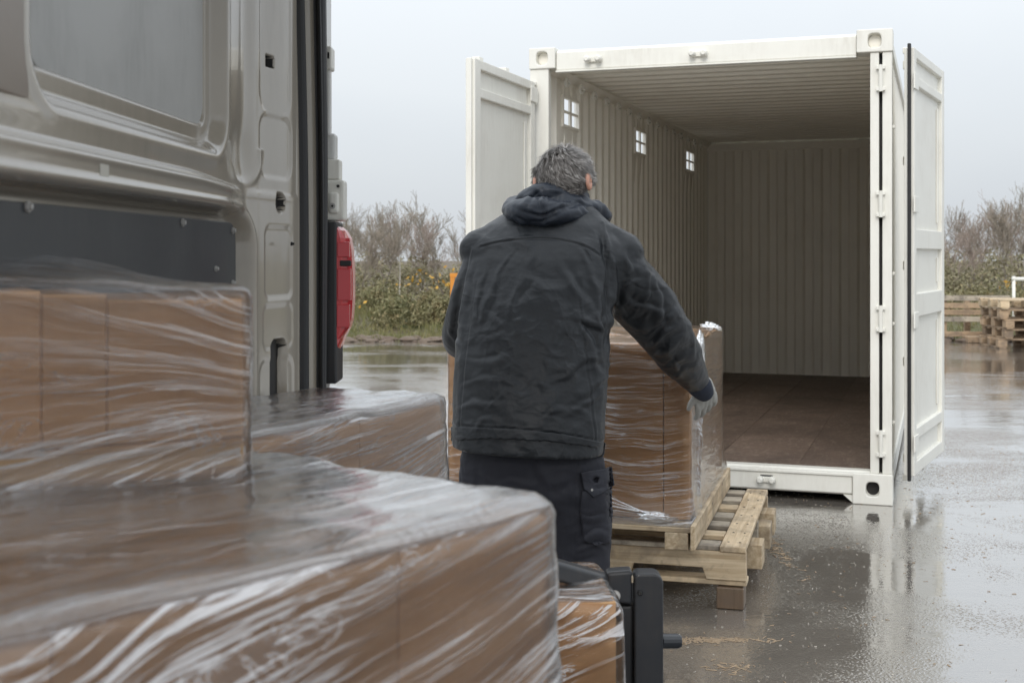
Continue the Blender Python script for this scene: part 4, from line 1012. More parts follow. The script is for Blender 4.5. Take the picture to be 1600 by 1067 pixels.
# C: middle load
TOPC = 1.06
kR = top_pt(692, 628, TOPC); kL = top_pt(383, 684, TOPC)
uC = (kR-kL).normalized(); vC = Vector((-uC.y, uC.x, 0)); CWd, CDp = 0.72, 0.36; rzC = math.atan2(uC.y, uC.x)
cC = kR-uC*(CWd/2)+vC*(CDp/2); HCc = TOPC-FLZ
mc = thing('wrapped_load', 'middle film wrapped cartons with a dark wet-looking top, just below the red tail light', 'wrapped cartons', (cC.x, cC.y, FLZ), rzC)
cartons(mc, [((-CWd/2, -CDp/2, 0.0), (0.0, CDp/2, HCc-0.227)), ((0.002, -CDp/2, 0.0), (CWd/2, CDp/2, HCc-0.23)), ((-CWd/2, -CDp/2, HCc-0.225), (0.0614, CDp/2, HCc)), ((0.062, -CDp/2, HCc-0.225), (CWd/2-0.01, CDp/2, HCc-0.004))])
def cfan(p, n):
    if n[2] > 0.9: return (p[0], p[1])
    if abs(n[1]) > 0.6:
        dx, dz = CWd/2+0.25-p[0], HCc+0.02-p[2]; r5 = math.hypot(dx, dz); return (r5, 0.6*math.atan2(dz, dx)*(0.5+1.3*r5))
    return (p[1], p[2]+0.3*p[1])
def cwarp(q, n):
    x, y, z = q; k = (HCc-z); 
    if n[0] > 0.5: x += 0.05*max(0, k)
    return (x, y, z+(0.004*noise.noise(Vector((x*12, y*12, 7))) if n[2] > 0.5 else 0)+0.010*max(0, 1-math.hypot(x-CWd/2, y+CDp/2)/0.2))
film_shell('stretch_film', mc, CWd, CDp, 0.004, HCc, 0.035, cwarp, cfan, 'film', 0.010, 0.006, 0.008, 7)
film_shell('stretch_film', mc, CWd, CDp, 0.004, HCc, 0.035, cwarp, (lambda p, n: (cfan(p, n)[0]*0.9+5.3, cfan(p, n)[1]*0.85+0.12*p[0]+3.7)), 'film_fine', 0.016, 0.006, 0.013, 38)
# D: small low load at the foot of the frame
DW, DD = 0.36, 0.34; TOPD = 0.655
dR = top_pt(955, 940, TOPD)
dd_ = thing('wrapped_load', 'small low film wrapped carton beside the black steel frame', 'wrapped cartons', (dR.x-DW/2+0.01, dR.y+DD/2, FLZ), R(4))
cartons(dd_, [((-DW/2, -DD/2, 0.0), (DW/2-0.01, DD/2, TOPD-FLZ-0.004))])
def dwarp(q, n):
    x, y, z = q; k = max(0, TOPD-FLZ-z); return (x+(0.03*k if n[0] > 0.3 else 0), y, z-0.015*max(0, x/DW+0.2)*(z > 0.28))
film_shell('stretch_film', dd_, DW, DD, 0.0, TOPD-FLZ, 0.03, dwarp, lambda p, n: (p[0]+p[2]*0.6, p[2]*0.8-p[0]*0.45) if abs(n[1]) > 0.5 else (p[0]+p[1]*0.4, p[1]*0.8-p[0]*0.3), 'film_white', 0.010, 0.006, 0.008, 17)
# ---------------------------------------------------------------- black folding steel frame
FO = P(1012, 980, 2.88)
fr = thing('steel_frame', 'black folding steel frame with a bolted elbow joint beside the low wrapped carton', 'steel frame', (FO.x, FO.y, 0))
OFF = (FO.x, FO.y, 0)
def fb(name, mb, mat='black_steel', parent=None, bevel=0.008, smooth=False): return mb.build(name, M[mat], parent or fr, off=OFF, bevel=bevel, seg=3, smooth=smooth)
a = P(990, 893, 2.86); b = P(1035, 893, 2.86)
q = MB(); pl = []
w0, w1, zt = a.x, b.x, a.z; r_ = 0.022
for k in range(7): t = R(90-90*k/6); pl.append((w1-r_+r_*math.cos(t), zt-r_+r_*math.sin(t)))
pl += [(w1, 0.0), (w0, 0.0), (w0, zt-0.008), (w0+0.008, zt)]
q.prism(pl, 2.84, 2.90); fb('post', q, bevel=0.005)
q = MB(); q.prism([(P(948, 897, 2.85).x, P(948, 893, 2.85).z), (P(988, 890, 2.85).x, P(988, 890, 2.85).z), (P(988, 950, 2.85).x, P(988, 945, 2.85).z), (P(950, 950, 2.85).x, P(950, 940, 2.85).z)], 2.845, 2.895); kn_ = fb('knuckle', q)
q = MB(); q.tube([P(952, 905, 2.87), P(925, 894, 2.85), P(895, 886, 2.80), P(840, 872, 2.72)], [0.0, 0, 0, 0], 4)
bar = MB(); A_, B_ = P(950, 912, 2.87), P(845, 882, 2.70); hh_ = 0.022
bar.add([(A_.x, A_.y-0.025, A_.z-hh_), (A_.x, A_.y+0.025, A_.z-hh_), (A_.x, A_.y+0.025, A_.z+hh_), (A_.x, A_.y-0.025, A_.z+hh_), (B_.x, B_.y-0.025, B_.z-hh_), (B_.x, B_.y+0.025, B_.z-hh_), (B_.x, B_.y+0.025, B_.z+hh_), (B_.x, B_.y-0.025, B_.z+hh_)], [(0,1,2,3),(4,7,6,5),(0,4,5,1),(1,5,6,2),(2,6,7,3),(3,7,4,0)])
fb('arm', bar)
for (px, py, r2) in ((961, 931, 0.011), (1000, 925, 0.006)):
    c = P(px, py, 2.842); q = MB(); q.tube([c+Vector((0, 0.006, 0)), c+Vector((0, -0.004, 0)), c+Vector((0, -0.009, 0))], [r2*1.2, r2*1.1, r2*0.7], 16); q2 = fb('bolt', q, 'steel' if px < 990 else 'black_plastic', bevel=0)
    q = MB(); q.tube([c+Vector((0, -0.0085, 0)), c+Vector((0, -0.0105, 0))], r2*0.4, 10); fb('bolt_head', q, 'hole', q2, bevel=0)
c1, c2 = P(986, 900, 2.846), P(990, 925, 2.846)
q = MB(); q.box((c1.x+0.001, 2.8435, c2.z+0.022), (c1.x+0.005, 2.86, c1.z)); fb('worn_edge', q, 'chip_worn', bevel=0.001)
# sheet cover below the elbow
q = MB(); A = P(956, 948, 2.86); B = P(989, 945, 2.86)
q.add([(A.x, 2.86, A.z), (B.x, 2.86, B.z), (B.x, 2.86, 0.05), (A.x+0.02, 2.86, 0.05), (A.x-0.03, 2.98, A.z+0.01), (B.x, 2.98, B.z+0.01), (B.x, 2.98, 0.05), (A.x, 2.98, 0.05)], [(0,1,2,3),(7,6,5,4),(0,4,5,1),(1,5,6,2),(2,6,7,3),(3,7,4,0)]); fb('cover', q, 'black_plastic', bevel=0.006)
q = MB(); q.tube([P(1030, 1001, 2.87), P(1058, 1001, 2.90), P(1065, 1001, 2.90)], [0.017, 0.017, 0.012], 14); fb('peg', q, bevel=0, smooth=False)
q = MB(); q.box((P(925, 900, 2.88).x, 2.72, 0.0), (P(1036, 900, 2.88).x, 3.02, 0.05)); fb('foot', q)
# ---------------------------------------------------------------- the man
man = thing('person', 'grey haired man in a dark rain jacket seen from behind, pushing wrapped cartons', 'person', (0.09, 4.22, 0))
MO = (0.09, 4.22, 0)
def sup(c, rx, ry, n=28, e=0.85, rot=0.0, tilt=(0, 0)):
    """superellipse section in a near-horizontal plane round c; tilt lifts the section with x and y"""
    o = []
    for k in range(n):
        t = 2*math.pi*k/n; a, b = math.cos(t), math.sin(t)
        x = rx*math.copysign(abs(a)**e, a); y = ry*math.copysign(abs(b)**e, b)
        xr = x*math.cos(rot)-y*math.sin(rot); yr = x*math.sin(rot)+y*math.cos(rot)
        o.append((c[0]+xr, c[1]+yr, c[2]+tilt[0]*xr+tilt[1]*yr))
    return o
def rowsec(y, xl, xr, Y, dep, e=0.85, tilt=(0, 0.0), rot=0.0):
    a, b = P(xl, y, Y), P(xr, y, Y); c = (a+b)/2
    return sup(c, (b.x-a.x)/2, dep, e=e, tilt=tilt, rot=rot)
def remeshed(name, mb, voxel, smooth_it=6, sf=0.5, off=MO):
    me = mb.mesh('tmp_'+name, off); o = bpy.data.objects.new('tmp_'+name, me); COL.objects.link(o)
    bm = bmesh.new(); bm.from_mesh(me); bmesh.ops.recalc_face_normals(bm, faces=bm.faces); bm.to_mesh(me); bm.free()
    r_ = o.modifiers.new('r', 'REMESH'); r_.mode = 'VOXEL'; r_.voxel_size = voxel
    if smooth_it:
        s_ = o.modifiers.new('s', 'SMOOTH'); s_.iterations = smooth_it; s_.factor = sf
    dg = bpy.context.evaluated_depsgraph_get(); dg.update()
    out = bpy.data.meshes.new_from_object(o.evaluated_get(dg)); out.name = name
    bpy.data.objects.remove(o); bpy.data.meshes.remove(me)
    return out
def limb(mb, pts, rads, n=16):
    """rounded tube through the points with the ends closed by shrinking rings"""
    pts = [Vector(p) for p in pts]
    d0 = (pts[0]-pts[1]).normalized(); d1 = (pts[-1]-pts[-2]).normalized()
    P_ = [pts[0]+d0*rads[0]*0.9, pts[0]+d0*rads[0]*0.6]+pts+[pts[-1]+d1*rads[-1]*0.6, pts[-1]+d1*rads[-1]*0.9]
    R_ = [rads[0]*0.35, rads[0]*0.8]+list(rads)+[rads[-1]*0.8, rads[-1]*0.35]
    # smooth by Catmull-Rom subdivision
    Q, S = [], []
    for i in range(len(P_)-1):
        p0, p1, p2, p3 = P_[max(i-1, 0)], P_[i], P_[i+1], P_[min(i+2, len(P_)-1)]
        for k in range(4):
            t = k/4; Q.append(0.5*((2*p1)+(p2-p0)*t+(2*p0-5*p1+4*p2-p3)*t*t+(3*p1-p0-3*p2+p3)*t**3)); S.append(R_[i]*(1-t)+R_[i+1]*t)
    Q.append(P_[-1]); S.append(R_[-1]); mb.tube(Q, S, n)
    return mb
def get_co(me):
    a = np.empty(len(me.vertices)*3, np.float32); me.vertices.foreach_get('co', a); b = np.empty(len(me.vertices)*3, np.float32); me.vertices.foreach_get('normal', b)
    return a.reshape(-1, 3).astype(float), b.reshape(-1, 3).astype(float)
def set_co(me, c): me.vertices.foreach_set('co', c.astype(np.float32).ravel()); me.update()
def to_px(c):
    w = c+np.array(MO); return 800+w[:, 0]*F_PX/w[:, 1], 400-(w[:, 2]-H_CAM)*F_PX/w[:, 1]
def seg_dist(px, py, poly):
    best = np.full(len(px), 1e9); tt = np.zeros(len(px)); side = np.zeros(len(px)); L_ = 0; tot = sum(math.dist(poly[i], poly[i+1]) for i in range(len(poly)-1))
    for i in range(len(poly)-1):
        (ax, ay), (bx, by) = poly[i], poly[i+1]; dx, dy = bx-ax, by-ay; l2 = dx*dx+dy*dy; l = math.sqrt(l2)
        t = np.clip(((px-ax)*dx+(py-ay)*dy)/l2, 0, 1); ex, ey = px-(ax+t*dx), py-(ay+t*dy); d = np.hypot(ex, ey)
        m_ = d < best; best[m_] = d[m_]; tt[m_] = ((L_+t*l)/tot)[m_]; side[m_] = np.sign(ex*dy-ey*dx)[m_]; L_ += l
    return best, tt, side
def folds(me, lst, back=True, seams=()):
    """press folds into the cloth: each fold = (polyline, half width px, height m). A ridge with a sharper shadow side beside it"""
    c, n = get_co(me); px, py = to_px(c); vis = sstep(0.25, -0.15, n[:, 1]) if back else np.ones(len(c))
    d = np.zeros(len(c))
    jx = np.array([noise.noise(Vector((a*0.035, b*0.035, 1))) for a, b in zip(px, py)]); jy = np.array([noise.noise(Vector((a*0.035, b*0.035, 9))) for a, b in zip(px, py)])
    am = 0.75+0.5*np.array([noise.noise(Vector((a*0.02, b*0.02, 5))) for a, b in zip(px, py)])*2
    fx_, fy_ = px+jx*8, py+jy*8
    def curve(p):
        o = []
        for i in range(len(p)-1):
            p0, p1, p2, p3 = [np.array(p[k], float) for k in (max(i-1, 0), i, i+1, min(i+2, len(p)-1))]
            for k in range(5): t = k/5; o.append(tuple(0.5*((2*p1)+(p2-p0)*t+(2*p0-5*p1+4*p2-p3)*t*t+(3*p1-p0-3*p2+p3)*t**3)))
        return o+[tuple(p[-1])]
    for poly, w, h in lst:
        q, t, s = seg_dist(fx_, fy_, curve(poly)); env = np.sin(np.clip(t, 0.02, 0.98)*math.pi)**0.6
        q = q*s
        w = w*(0.75+0.7*t); d += 1.15*am*h*env*(np.exp(-(q/w)**2)-0.75*np.exp(-((q-w*1.25)/(w*0.8))**2))
    for poly, w, h in seams:
        q, t, s = seg_dist(px, py, curve(poly)); d -= h*np.exp(-(q/w)**2); d += h*0.8*np.exp(-((q*s-w*1.9)/(w*0.9))**2)
    set_co(me, c+n*(d*vis)[:, None])
def wrinkle(me, fn):
    c, n = get_co(me); d = np.array([fn(c[i]+np.array(MO), n[i]) for i in range(len(c))]); set_co(me, c+n*d[:, None])
def ridged(v): return 1-abs(v)*2

def jacket_mat(name, c1, c2, rough, wr=1.0, fine=1.0):
    t = NT(name); v = t.coord()
    a = t.noise(v, 2.5, 5, 0.6, 0.2)
    w1 = t.noise(t.mapping(v, (1, 1, 1.6), rot=(0, 0.35, 0)), 6, 3, 0.5, 0.3)
    w2 = t.noise(t.mapping(v, (1.6, 1, 0.9), rot=(0, -0.6, 0)), 20, 3, 0.5, 0.6)
    r1 = t.math('ABSOLUTE', t.math('SUBTRACT', w1, 0.5)); r2 = t.math('ABSOLUTE', t.math('SUBTRACT', w2, 0.5))
    wv = t.noise(v, 900, 2, 0.5)
    c = t.mix(a, c1, c2)
    dust = t.ramp(t.noise(v, 38, 5, 0.7), (0.66, 0.0), (0.80, 1.0)); c = t.mix(t.math('MULTIPLY', dust, 0.22), c, (0.12, 0.12, 0.12))
    wp = t.n('VectorMath', operation='SCALE'); t.set(wp.inputs[0], t.n('TexNoise', Vector=v, Scale=7.0, Detail=3.0).outputs['Color']); wp.inputs['Scale'].default_value = 0.10
    va = t.n('VectorMath', operation='ADD'); t.set(va.inputs[0], v); t.set(va.inputs[1], wp.outputs[0])
    c1_ = t.n('TexVoronoi', Vector=t.mapping(va.outputs[0], (1.3, 0.8, 1.0), rot=(0, 0.5, 0)), Scale=11.0, feature='F1').outputs['Distance']
    c2_ = t.n('TexVoronoi', Vector=t.mapping(va.outputs[0], (0.8, 0.8, 1.5), rot=(0, -0.4, 0)), Scale=26.0, feature='F1').outputs['Distance']
    gt = t.ramp(t.noise(v, 5, 2, 0.5), (0.38, 0.15), (0.6, 1.0))
    n1 = t.bump(w1, 0.4*wr, 0.018); n1 = t.bump(t.math('MULTIPLY', c1_, gt), 0.75*wr, 0.012, n1); n1 = t.bump(t.math('MULTIPLY', c2_, gt), 0.55*wr, 0.005, n1); n2 = t.bump(r2, 0.25*wr, 0.004, n1); n3 = t.bump(wv, 0.12*fine, 0.001, n2)
    r = t.mix(a, rough*0.85, rough*1.15)
    return t.done(t.bsdf(Base_Color=c, Roughness=r, Specular_IOR_Level=0.34, Sheen_Weight=0.02, Sheen_Roughness=0.4, Normal=n3))
M['jacket'] = jacket_mat('dark_waxed_jacket', (0.009, 0.0108, 0.013), (0.016, 0.0185, 0.0215), 0.43)
M['jacket_navy'] = jacket_mat('navy_jacket_trim', (0.014, 0.019, 0.028), (0.024, 0.030, 0.042), 0.42)
M['trouser'] = jacket_mat('dark_work_trousers', (0.013, 0.014, 0.020), (0.022, 0.023, 0.031), 0.68, 0.7)
M['knit'] = jacket_mat('knit_cuff', (0.02, 0.025, 0.04), (0.03, 0.036, 0.05), 0.9, 0.3)
M['boot'] = jacket_mat('leather_boot', (0.03, 0.022, 0.016), (0.05, 0.036, 0.026), 0.5, 0.4)
def glove_mat():
    t = NT('grey_glove_knit'); v = t.coord(); a = t.noise(v, 30, 4, 0.6); b = t.n('TexWave', Vector=v, Scale=160.0, Distortion=1.5).outputs['Fac']
    c = t.mix(a, (0.25, 0.25, 0.23), (0.42, 0.41, 0.38)); return t.done(t.bsdf(Base_Color=c, Roughness=0.85, Normal=t.bump(b, 0.35, 0.0015)))
M['glove'] = glove_mat()
def skin_mat():
    t = NT('weathered_skin'); v = t.coord(); a = t.noise(v, 18, 4, 0.6); c = t.mix(a, (0.46, 0.22, 0.15), (0.58, 0.32, 0.23))
    return t.done(t.bsdf(Base_Color=c, Roughness=0.5, Subsurface_Weight=0.15, Subsurface_Radius=(0.01, 0.004, 0.002), Subsurface_Scale=0.5, Normal=t.bump(t.noise(v, 220, 3, 0.6), 0.2, 0.001)))
M['skin'] = skin_mat()

# arm lines (world) shared by body and sleeves
armR = [P(930, 400, 4.33), P(972, 438, 4.37), P(1010, 480, 4.43), P(1040, 520, 4.50), P(1062, 555, 4.60), P(1076, 578, 4.68), P(1086, 592, 4.73)]
radR = [0.100, 0.108, 0.108, 0.094, 0.080, 0.062, 0.048]
armL = [P(768, 402, 4.31), P(745, 450, 4.32), P(728, 500, 4.37), P(722, 530, 4.44), P(733, 528, 4.58), P(745, 524, 4.70)]
radL = [0.088, 0.080, 0.073, 0.070, 0.058, 0.046]
HC = P(882, 284, 4.44)            # head centre
# ---- body: one continuous figure inside the clothes
b_ = MB()
b_.ring([rowsec(715, 745, 915, 4.16, 0.10), rowsec(640, 745, 915, 4.18, 0.105), rowsec(560, 755, 915, 4.24, 0.10), rowsec(470, 755, 930, 4.32, 0.11), rowsec(400, 780, 935, 4.37, 0.10), rowsec(360, 815, 930, 4.40, 0.085), rowsec(335, 840, 915, 4.42, 0.06), rowsec(300, 848, 914, 4.44, 0.055)])
limb(b_, armR[:-1]+[P(1094, 612, 4.78)], [0.055, 0.056, 0.05, 0.044, 0.040, 0.034, 0.028])
limb(b_, armL, [0.055, 0.052, 0.046, 0.043, 0.038, 0.03])
legs = {'R': [P(893, 740, 4.17), P(903, 820, 4.19), P(905, 900, 4.17), P(903, 960, 4.14), (0.235, 4.13, 0.09)], 'L': [P(775, 740, 4.17), P(765, 820, 4.22), P(760, 900, 4.26), P(758, 960, 4.22), (-0.09, 4.20, 0.09)]}
for k in 'RL': limb(b_, legs[k], [0.09, 0.078, 0.06, 0.055, 0.042])
# head with jaw, nose and brow, turned a little to the right
hb = []
yaw = R(-14)
def head_pt(d):
    x, y, z = d
    rx, ry, rz2 = 0.082, 0.102, 0.118
    k = 1.0
    if z < 0: rx *= 1+0.18*z; ry *= 1+0.10*z
    p = Vector((x*rx, y*ry, z*rz2))
    if y > 0.5 and -0.35 < z < 0.35: p.y += 0.020*math.exp(-(x/0.16)**2)*math.exp(-((z+0.12)/0.16)**2)*1.6
    if y > 0.4: p.y += 0.006*math.exp(-((z-0.22)/0.12)**2); p.y -= 0.008*math.exp(-((abs(x)-0.38)/0.16)**2)*math.exp(-((z-0.06)/0.10)**2)
    p.rotate(Matrix.Rotation(yaw, 3, 'Z')); p.rotate(Matrix.Rotation(R(-12), 3, 'X'))
    return HC+p
hm = MB(); hm.grid(lambda u, w: head_pt((math.cos(2*math.pi*u)*math.sin(math.pi*w), math.sin(2*math.pi*u)*math.sin(math.pi*w), math.cos(math.pi*w))), 40, 28)
b_.add(hm.v, hm.f)
limb(b_, [HC+Vector((0, -0.01, -0.03)), HC+Vector((-0.01, -0.045, -0.12)), HC+Vector((-0.015, -0.09, -0.2))], [0.06, 0.056, 0.062])
bm_ = remeshed('body', b_, 0.007, 3)
body = place('body', bm_, M['skin'], man, smooth=True)
# ears and eyes
def ear(sx):
    q = MB(); rows_ = []
    for k in range(13):
        t = 2*math.pi*k/12; rows_.append([])
    def fn(u, w):
        a = 2*math.pi*u; r_ = 0.55+0.45*math.sin(math.pi*w)
        y, z = 0.019*math.cos(a)*(w), 0.034*math.sin(a)*w*(1.0 if math.sin(a) > 0 else 0.85)
        x = 0.010*math.sin(math.pi*min(1, w*1.0))*0.6+0.010*w-0.012*max(0, w-0.85)*6*0.4+0.007*(1-w)
        y -= 0.008*math.sin(a)*w*0.5
        return (x, y, z)
    q.grid(fn, 24, 8)
    vs = []
    for p in q.v:
        v3 = Vector((p[0]*sx+0.097*sx, p[1]-0.022, p[2]-0.022)); v3.rotate(Matrix.Rotation(sx*R(-16), 3, 'Z')); v3.rotate(Matrix.Rotation(yaw, 3, 'Z')); v3.rotate(Matrix.Rotation(R(-12), 3, 'X')); vs.append(tuple(HC+v3))
    q.v = vs; o = q.build('ear', M['skin'], body, off=MO, smooth=True); s = o.modifiers.new('t', 'SOLIDIFY'); s.thickness = 0.006; s.offset = 0; sb = o.modifiers.new('ss', 'SUBSURF'); sb.levels = 1; sb.render_levels = 1
ear(1); ear(-1)
M['eye'] = painted('eye', (0.5, 0.5, 0.5), 0.15)
for sx in (-1, 1):
    q = MB(); c = Vector((0.031*sx, 0.080, 0.008)); c.rotate(Matrix.Rotation(yaw, 3, 'Z')); c.rotate(Matrix.Rotation(R(-12), 3, 'X')); c = HC+c
    q.grid(lambda u, w: (c.x+0.012*math.cos(6.2832*u)*math.sin(3.1416*w), c.y+0.012*math.sin(6.2832*u)*math.sin(3.1416*w), c.z+0.012*math.cos(3.1416*w)), 12, 8); q.build('eye', M['eye'], body, off=MO, smooth=True)
# ---- hair: cap plus thousands of short locks
def hair_mat():
    t = NT('grey_hair'); u = t.n('SeparateXYZ', Vector=t.n('UVMap').outputs[0]).outputs['X']
    c = t.ramp(u, (0.0, (0.035, 0.030, 0.027)), (0.45, (0.14, 0.125, 0.112)), (1.0, (0.50, 0.475, 0.45)))
    return t.done(t.bsdf(Base_Color=c, Roughness=0.4, Specular_IOR_Level=0.4))
M['hair'] = hair_mat(); 
def hp(d, r):
    p = Vector((d[0]*(0.098+r), d[1]*(0.112+r), d[2]*(0.120+r))); p.rotate(Matrix.Rotation(yaw, 3, 'Z')); p.rotate(Matrix.Rotation(R(-12), 3, 'X')); return HC+p
def hairline(d):
    """lowest z of the hair for a direction: nape at the back, above the ear at the side, forehead in front"""
    a = math.atan2(abs(d[0]), -d[1])     # 0 = back
    if a < 0.75: return -0.72
    if a < 1.35: return -0.72+(a-0.75)/0.6*0.66
    return -0.06+min(1, max(0, a-1.75)/0.8)*0.55
q = MB(); q.grid(lambda u, w: hp((math.cos(6.2832*u)*math.sin(2.35*w), math.sin(6.2832*u)*math.sin(2.35*w), math.cos(2.35*w)), 0.002 if math.cos(2.35*w) > hairline((math.cos(6.2832*u), math.sin(6.2832*u))) else -0.012), 48, 40)
hair = q.build('hair', M['hair'], man, off=MO, smooth=True)
rr_ = random.Random(5); q = MB(); shade = []; crown_d = Vector((0.10, -0.45, 0.88)).normalized()
for i in range(20000):
    z = rr_.uniform(-0.75, 1.0); a = rr_.uniform(0, 6.2832); s_ = math.sqrt(max(0, 1-z*z)); d = Vector((s_*math.cos(a), s_*math.sin(a), z))
    if z < hairline(d)+rr_.uniform(-0.05, 0.03): continue
    # combed away from the crown, swirling a little
    away = (d-crown_d*d.dot(crown_d)); 
    if away.length < 0.02: away = Vector((1, 0, 0))
    away.normalize(); sw = d.cross(away).normalized()
    nz_ = noise.noise(d*3.5+Vector((3, 1, 7))); n2_ = noise.noise(d*8+Vector((9, 1, 2)))
    dirn = (away*0.9+sw*(0.35+0.9*nz_+0.8*n2_)+Vector((0, 0, -0.15))).normalized()
    dirn = (dirn-d*dirn.dot(d)).normalized()
    ln = rr_.uniform(0.018, 0.046)*(0.55 if z < -0.2 else 1.0); lift = rr_.uniform(0.12, 0.55)*(0.6 if z < -0.1 else 1.0)
    lift *= (0.6+0.9*max(0, nz_+0.4))
    wd = rr_.uniform(0.0005, 0.0011); pd = d.cross(dirn)
    def M2(v): v = v.copy(); v.rotate(Matrix.Rotation(yaw, 3, 'Z')); v.rotate(Matrix.Rotation(R(-12), 3, 'X')); return v
    base = hp(d, 0.0005); D = M2(dirn); N = M2(d); W = M2(pd)
    p1 = base+D*ln*0.45+N*ln*lift*0.75; p2 = base+D*ln+N*ln*(lift*0.75+rr_.uniform(-0.15, 0.15))
    shade.append((rr_.random()*0.55+0.45*min(1, max(0, 0.5+1.4*n2_+0.5*nz_))))
    q.add([base-W*wd, base+W*wd, p1+W*wd*0.9, p1-W*wd*0.9, p2], [(0, 1, 2, 3), (3, 2, 4)])
lk = q.build('locks', M['hair'], hair, off=MO, fix=False); stuff(lk)
uvl = lk.data.uv_layers.new(name='UVMap'); uvl.data.foreach_set('uv', np.repeat(np.array([(s_, 0.5) for s_ in shade], np.float32), 7, axis=0).ravel())

# ---- trousers
t_ = MB()
t_.ring([rowsec(880, 712, 832, 4.22, 0.115), rowsec(880, 712, 832, 4.22, 0.115)][:0] or [rowsec(790, 722, 950, 4.17, 0.12), rowsec(750, 716, 951, 4.17, 0.135), rowsec(700, 722, 940, 4.17, 0.135), rowsec(640, 730, 930, 4.18, 0.12)])
Lr = [rowsec(760, 832, 952, 4.17, 0.125, 0.9), rowsec(820, 838, 955, 4.18, 0.118, 0.9), rowsec(880, 846, 955, 4.18, 0.105, 0.9), rowsec(930, 850, 952, 4.17, 0.095, 0.95), rowsec(990, 856, 948, 4.15, 0.09, 0.95), sup((0.235, 4.14, 0.10), 0.090, 0.10), sup((0.235, 4.14, 0.045), 0.093, 0.105)]
Ll = [rowsec(760, 716, 836, 4.18, 0.125, 0.9), rowsec(820, 712, 828, 4.21, 0.118, 0.9), rowsec(880, 710, 818, 4.24, 0.105, 0.9), rowsec(930, 708, 810, 4.24, 0.095, 0.95), rowsec(990, 706, 800, 4.22, 0.09, 0.95), sup((-0.09, 4.20, 0.10), 0.088, 0.10), sup((-0.09, 4.20, 0.045), 0.09, 0.105)]
t_.ring(Lr); t_.ring(Ll)
tm = remeshed('trousers', t_, 0.0075, 8)
folds(tm, [([(832, 715), (836, 748), (842, 775)], 7, -0.010), ([(770, 762), (804, 752), (835, 768)], 5, 0.006), ([(838, 770), (870, 778), (905, 760)], 6, 0.006),
           ([(900, 860), (925, 850), (950, 858)], 4, 0.006), ([(905, 840), (930, 832), (952, 838)], 3.5, 0.005), ([(895, 800), (920, 812), (948, 806)], 4, 0.004), ([(880, 870), (905, 884), (940, 880)], 4, 0.006),
           ([(860, 740), (856, 800), (862, 870)], 6, 0.004), ([(884, 740), (880, 800), (884, 880)], 5, 0.005), ([(745, 720), (760, 750), (790, 765)], 5, 0.005)],
      seams=[([(905, 712), (900, 760), (898, 890)], 1.6, 0.0025), ([(716, 700), (722, 760)], 1.6, 0.002)])
wrinkle(tm, lambda p, n: 0.006*noise.noise(Vector((p[0]*9, p[1]*9, p[2]*16)))+0.0025*noise.noise(Vector((p[0]*28, p[1]*20, p[2]*38))))
trousers = place('trousers', tm, M['trouser'], man, smooth=True)
# cargo pocket on the right thigh: pouch and flap following the thigh
def patch(name, poly, lift, thick, mat, parent, src, sub=10, bevel=0.002):
    """a cloth panel laid on the back of src over the outline poly (photo pixels), thick as real cloth"""
    c, n = get_co(src); px, py = to_px(c); keep = n[:, 1] < 0.35; c, n, px, py = c[keep], n[keep], px[keep], py[keep]
    bm = bmesh.new(); vs = [bm.verts.new((x, y, 0)) for x, y in poly]; f = bm.faces.new(vs); bmesh.ops.triangulate(bm, faces=[f])
    [bmesh.ops.subdivide_edges(bm, edges=bm.edges[:], cuts=1, use_grid_fill=True) for _ in range(4 if sub > 3 else 2)]; bmesh.ops.triangulate(bm, faces=bm.faces[:])
    for v in bm.verts:
        d = (px-v.co.x)**2+(py-v.co.y)**2; k = np.argsort(d)[:6]; w = 1/(d[k]+0.5); w /= w.sum(); q = (c[k]*w[:, None]).sum(0); m_ = (n[k]*w[:, None]).sum(0); m_ /= np.linalg.norm(m_)
        Y = q[1]+MO[1]; p = P(v.co.x, v.co.y, Y); v.co = Vector((p.x-MO[0], q[1], p.z))+Vector(m_)*lift
    me = bpy.data.meshes.new(name); bmesh.ops.recalc_face_normals(bm, faces=bm.faces); bm.to_mesh(me); bm.free()
    o = place(name, me, M[mat], parent, smooth=True); s = o.modifiers.new('cloth', 'SOLIDIFY'); s.thickness = thick; s.offset = 0; return o
pk = patch('cargo_pocket', [(908, 768), (952, 760), (953, 800), (950, 846), (930, 852), (912, 842), (906, 800)], 0.006, 0.010, 'trouser', trousers, tm)
patch('pocket_flap', [(905, 738), (950, 730), (953, 758), (940, 770), (924, 776), (910, 765)], 0.013, 0.006, 'trouser', pk, tm)
q = MB(); c = P(925, 765, 4.02); q.tube([c, c+Vector((0, -0.003, 0))], 0.004, 10); q.build('snap_button', M['steel'], pk, off=MO)
# boots
for sx, (bx_, by_) in ((1, (0.235, 4.16)), (-1, (-0.09, 4.22))):
    q = MB(); q.ring([sup((bx_, by_+0.06, 0.0), 0.052, 0.145, e=0.9), sup((bx_, by_+0.06, 0.03), 0.054, 0.148, e=0.9), sup((bx_, by_+0.055, 0.06), 0.048, 0.135), sup((bx_, by_+0.02, 0.10), 0.045, 0.095), sup((bx_, by_, 0.16), 0.050, 0.06)]); q.build('boot', M['boot'], man, off=MO, smooth=True)

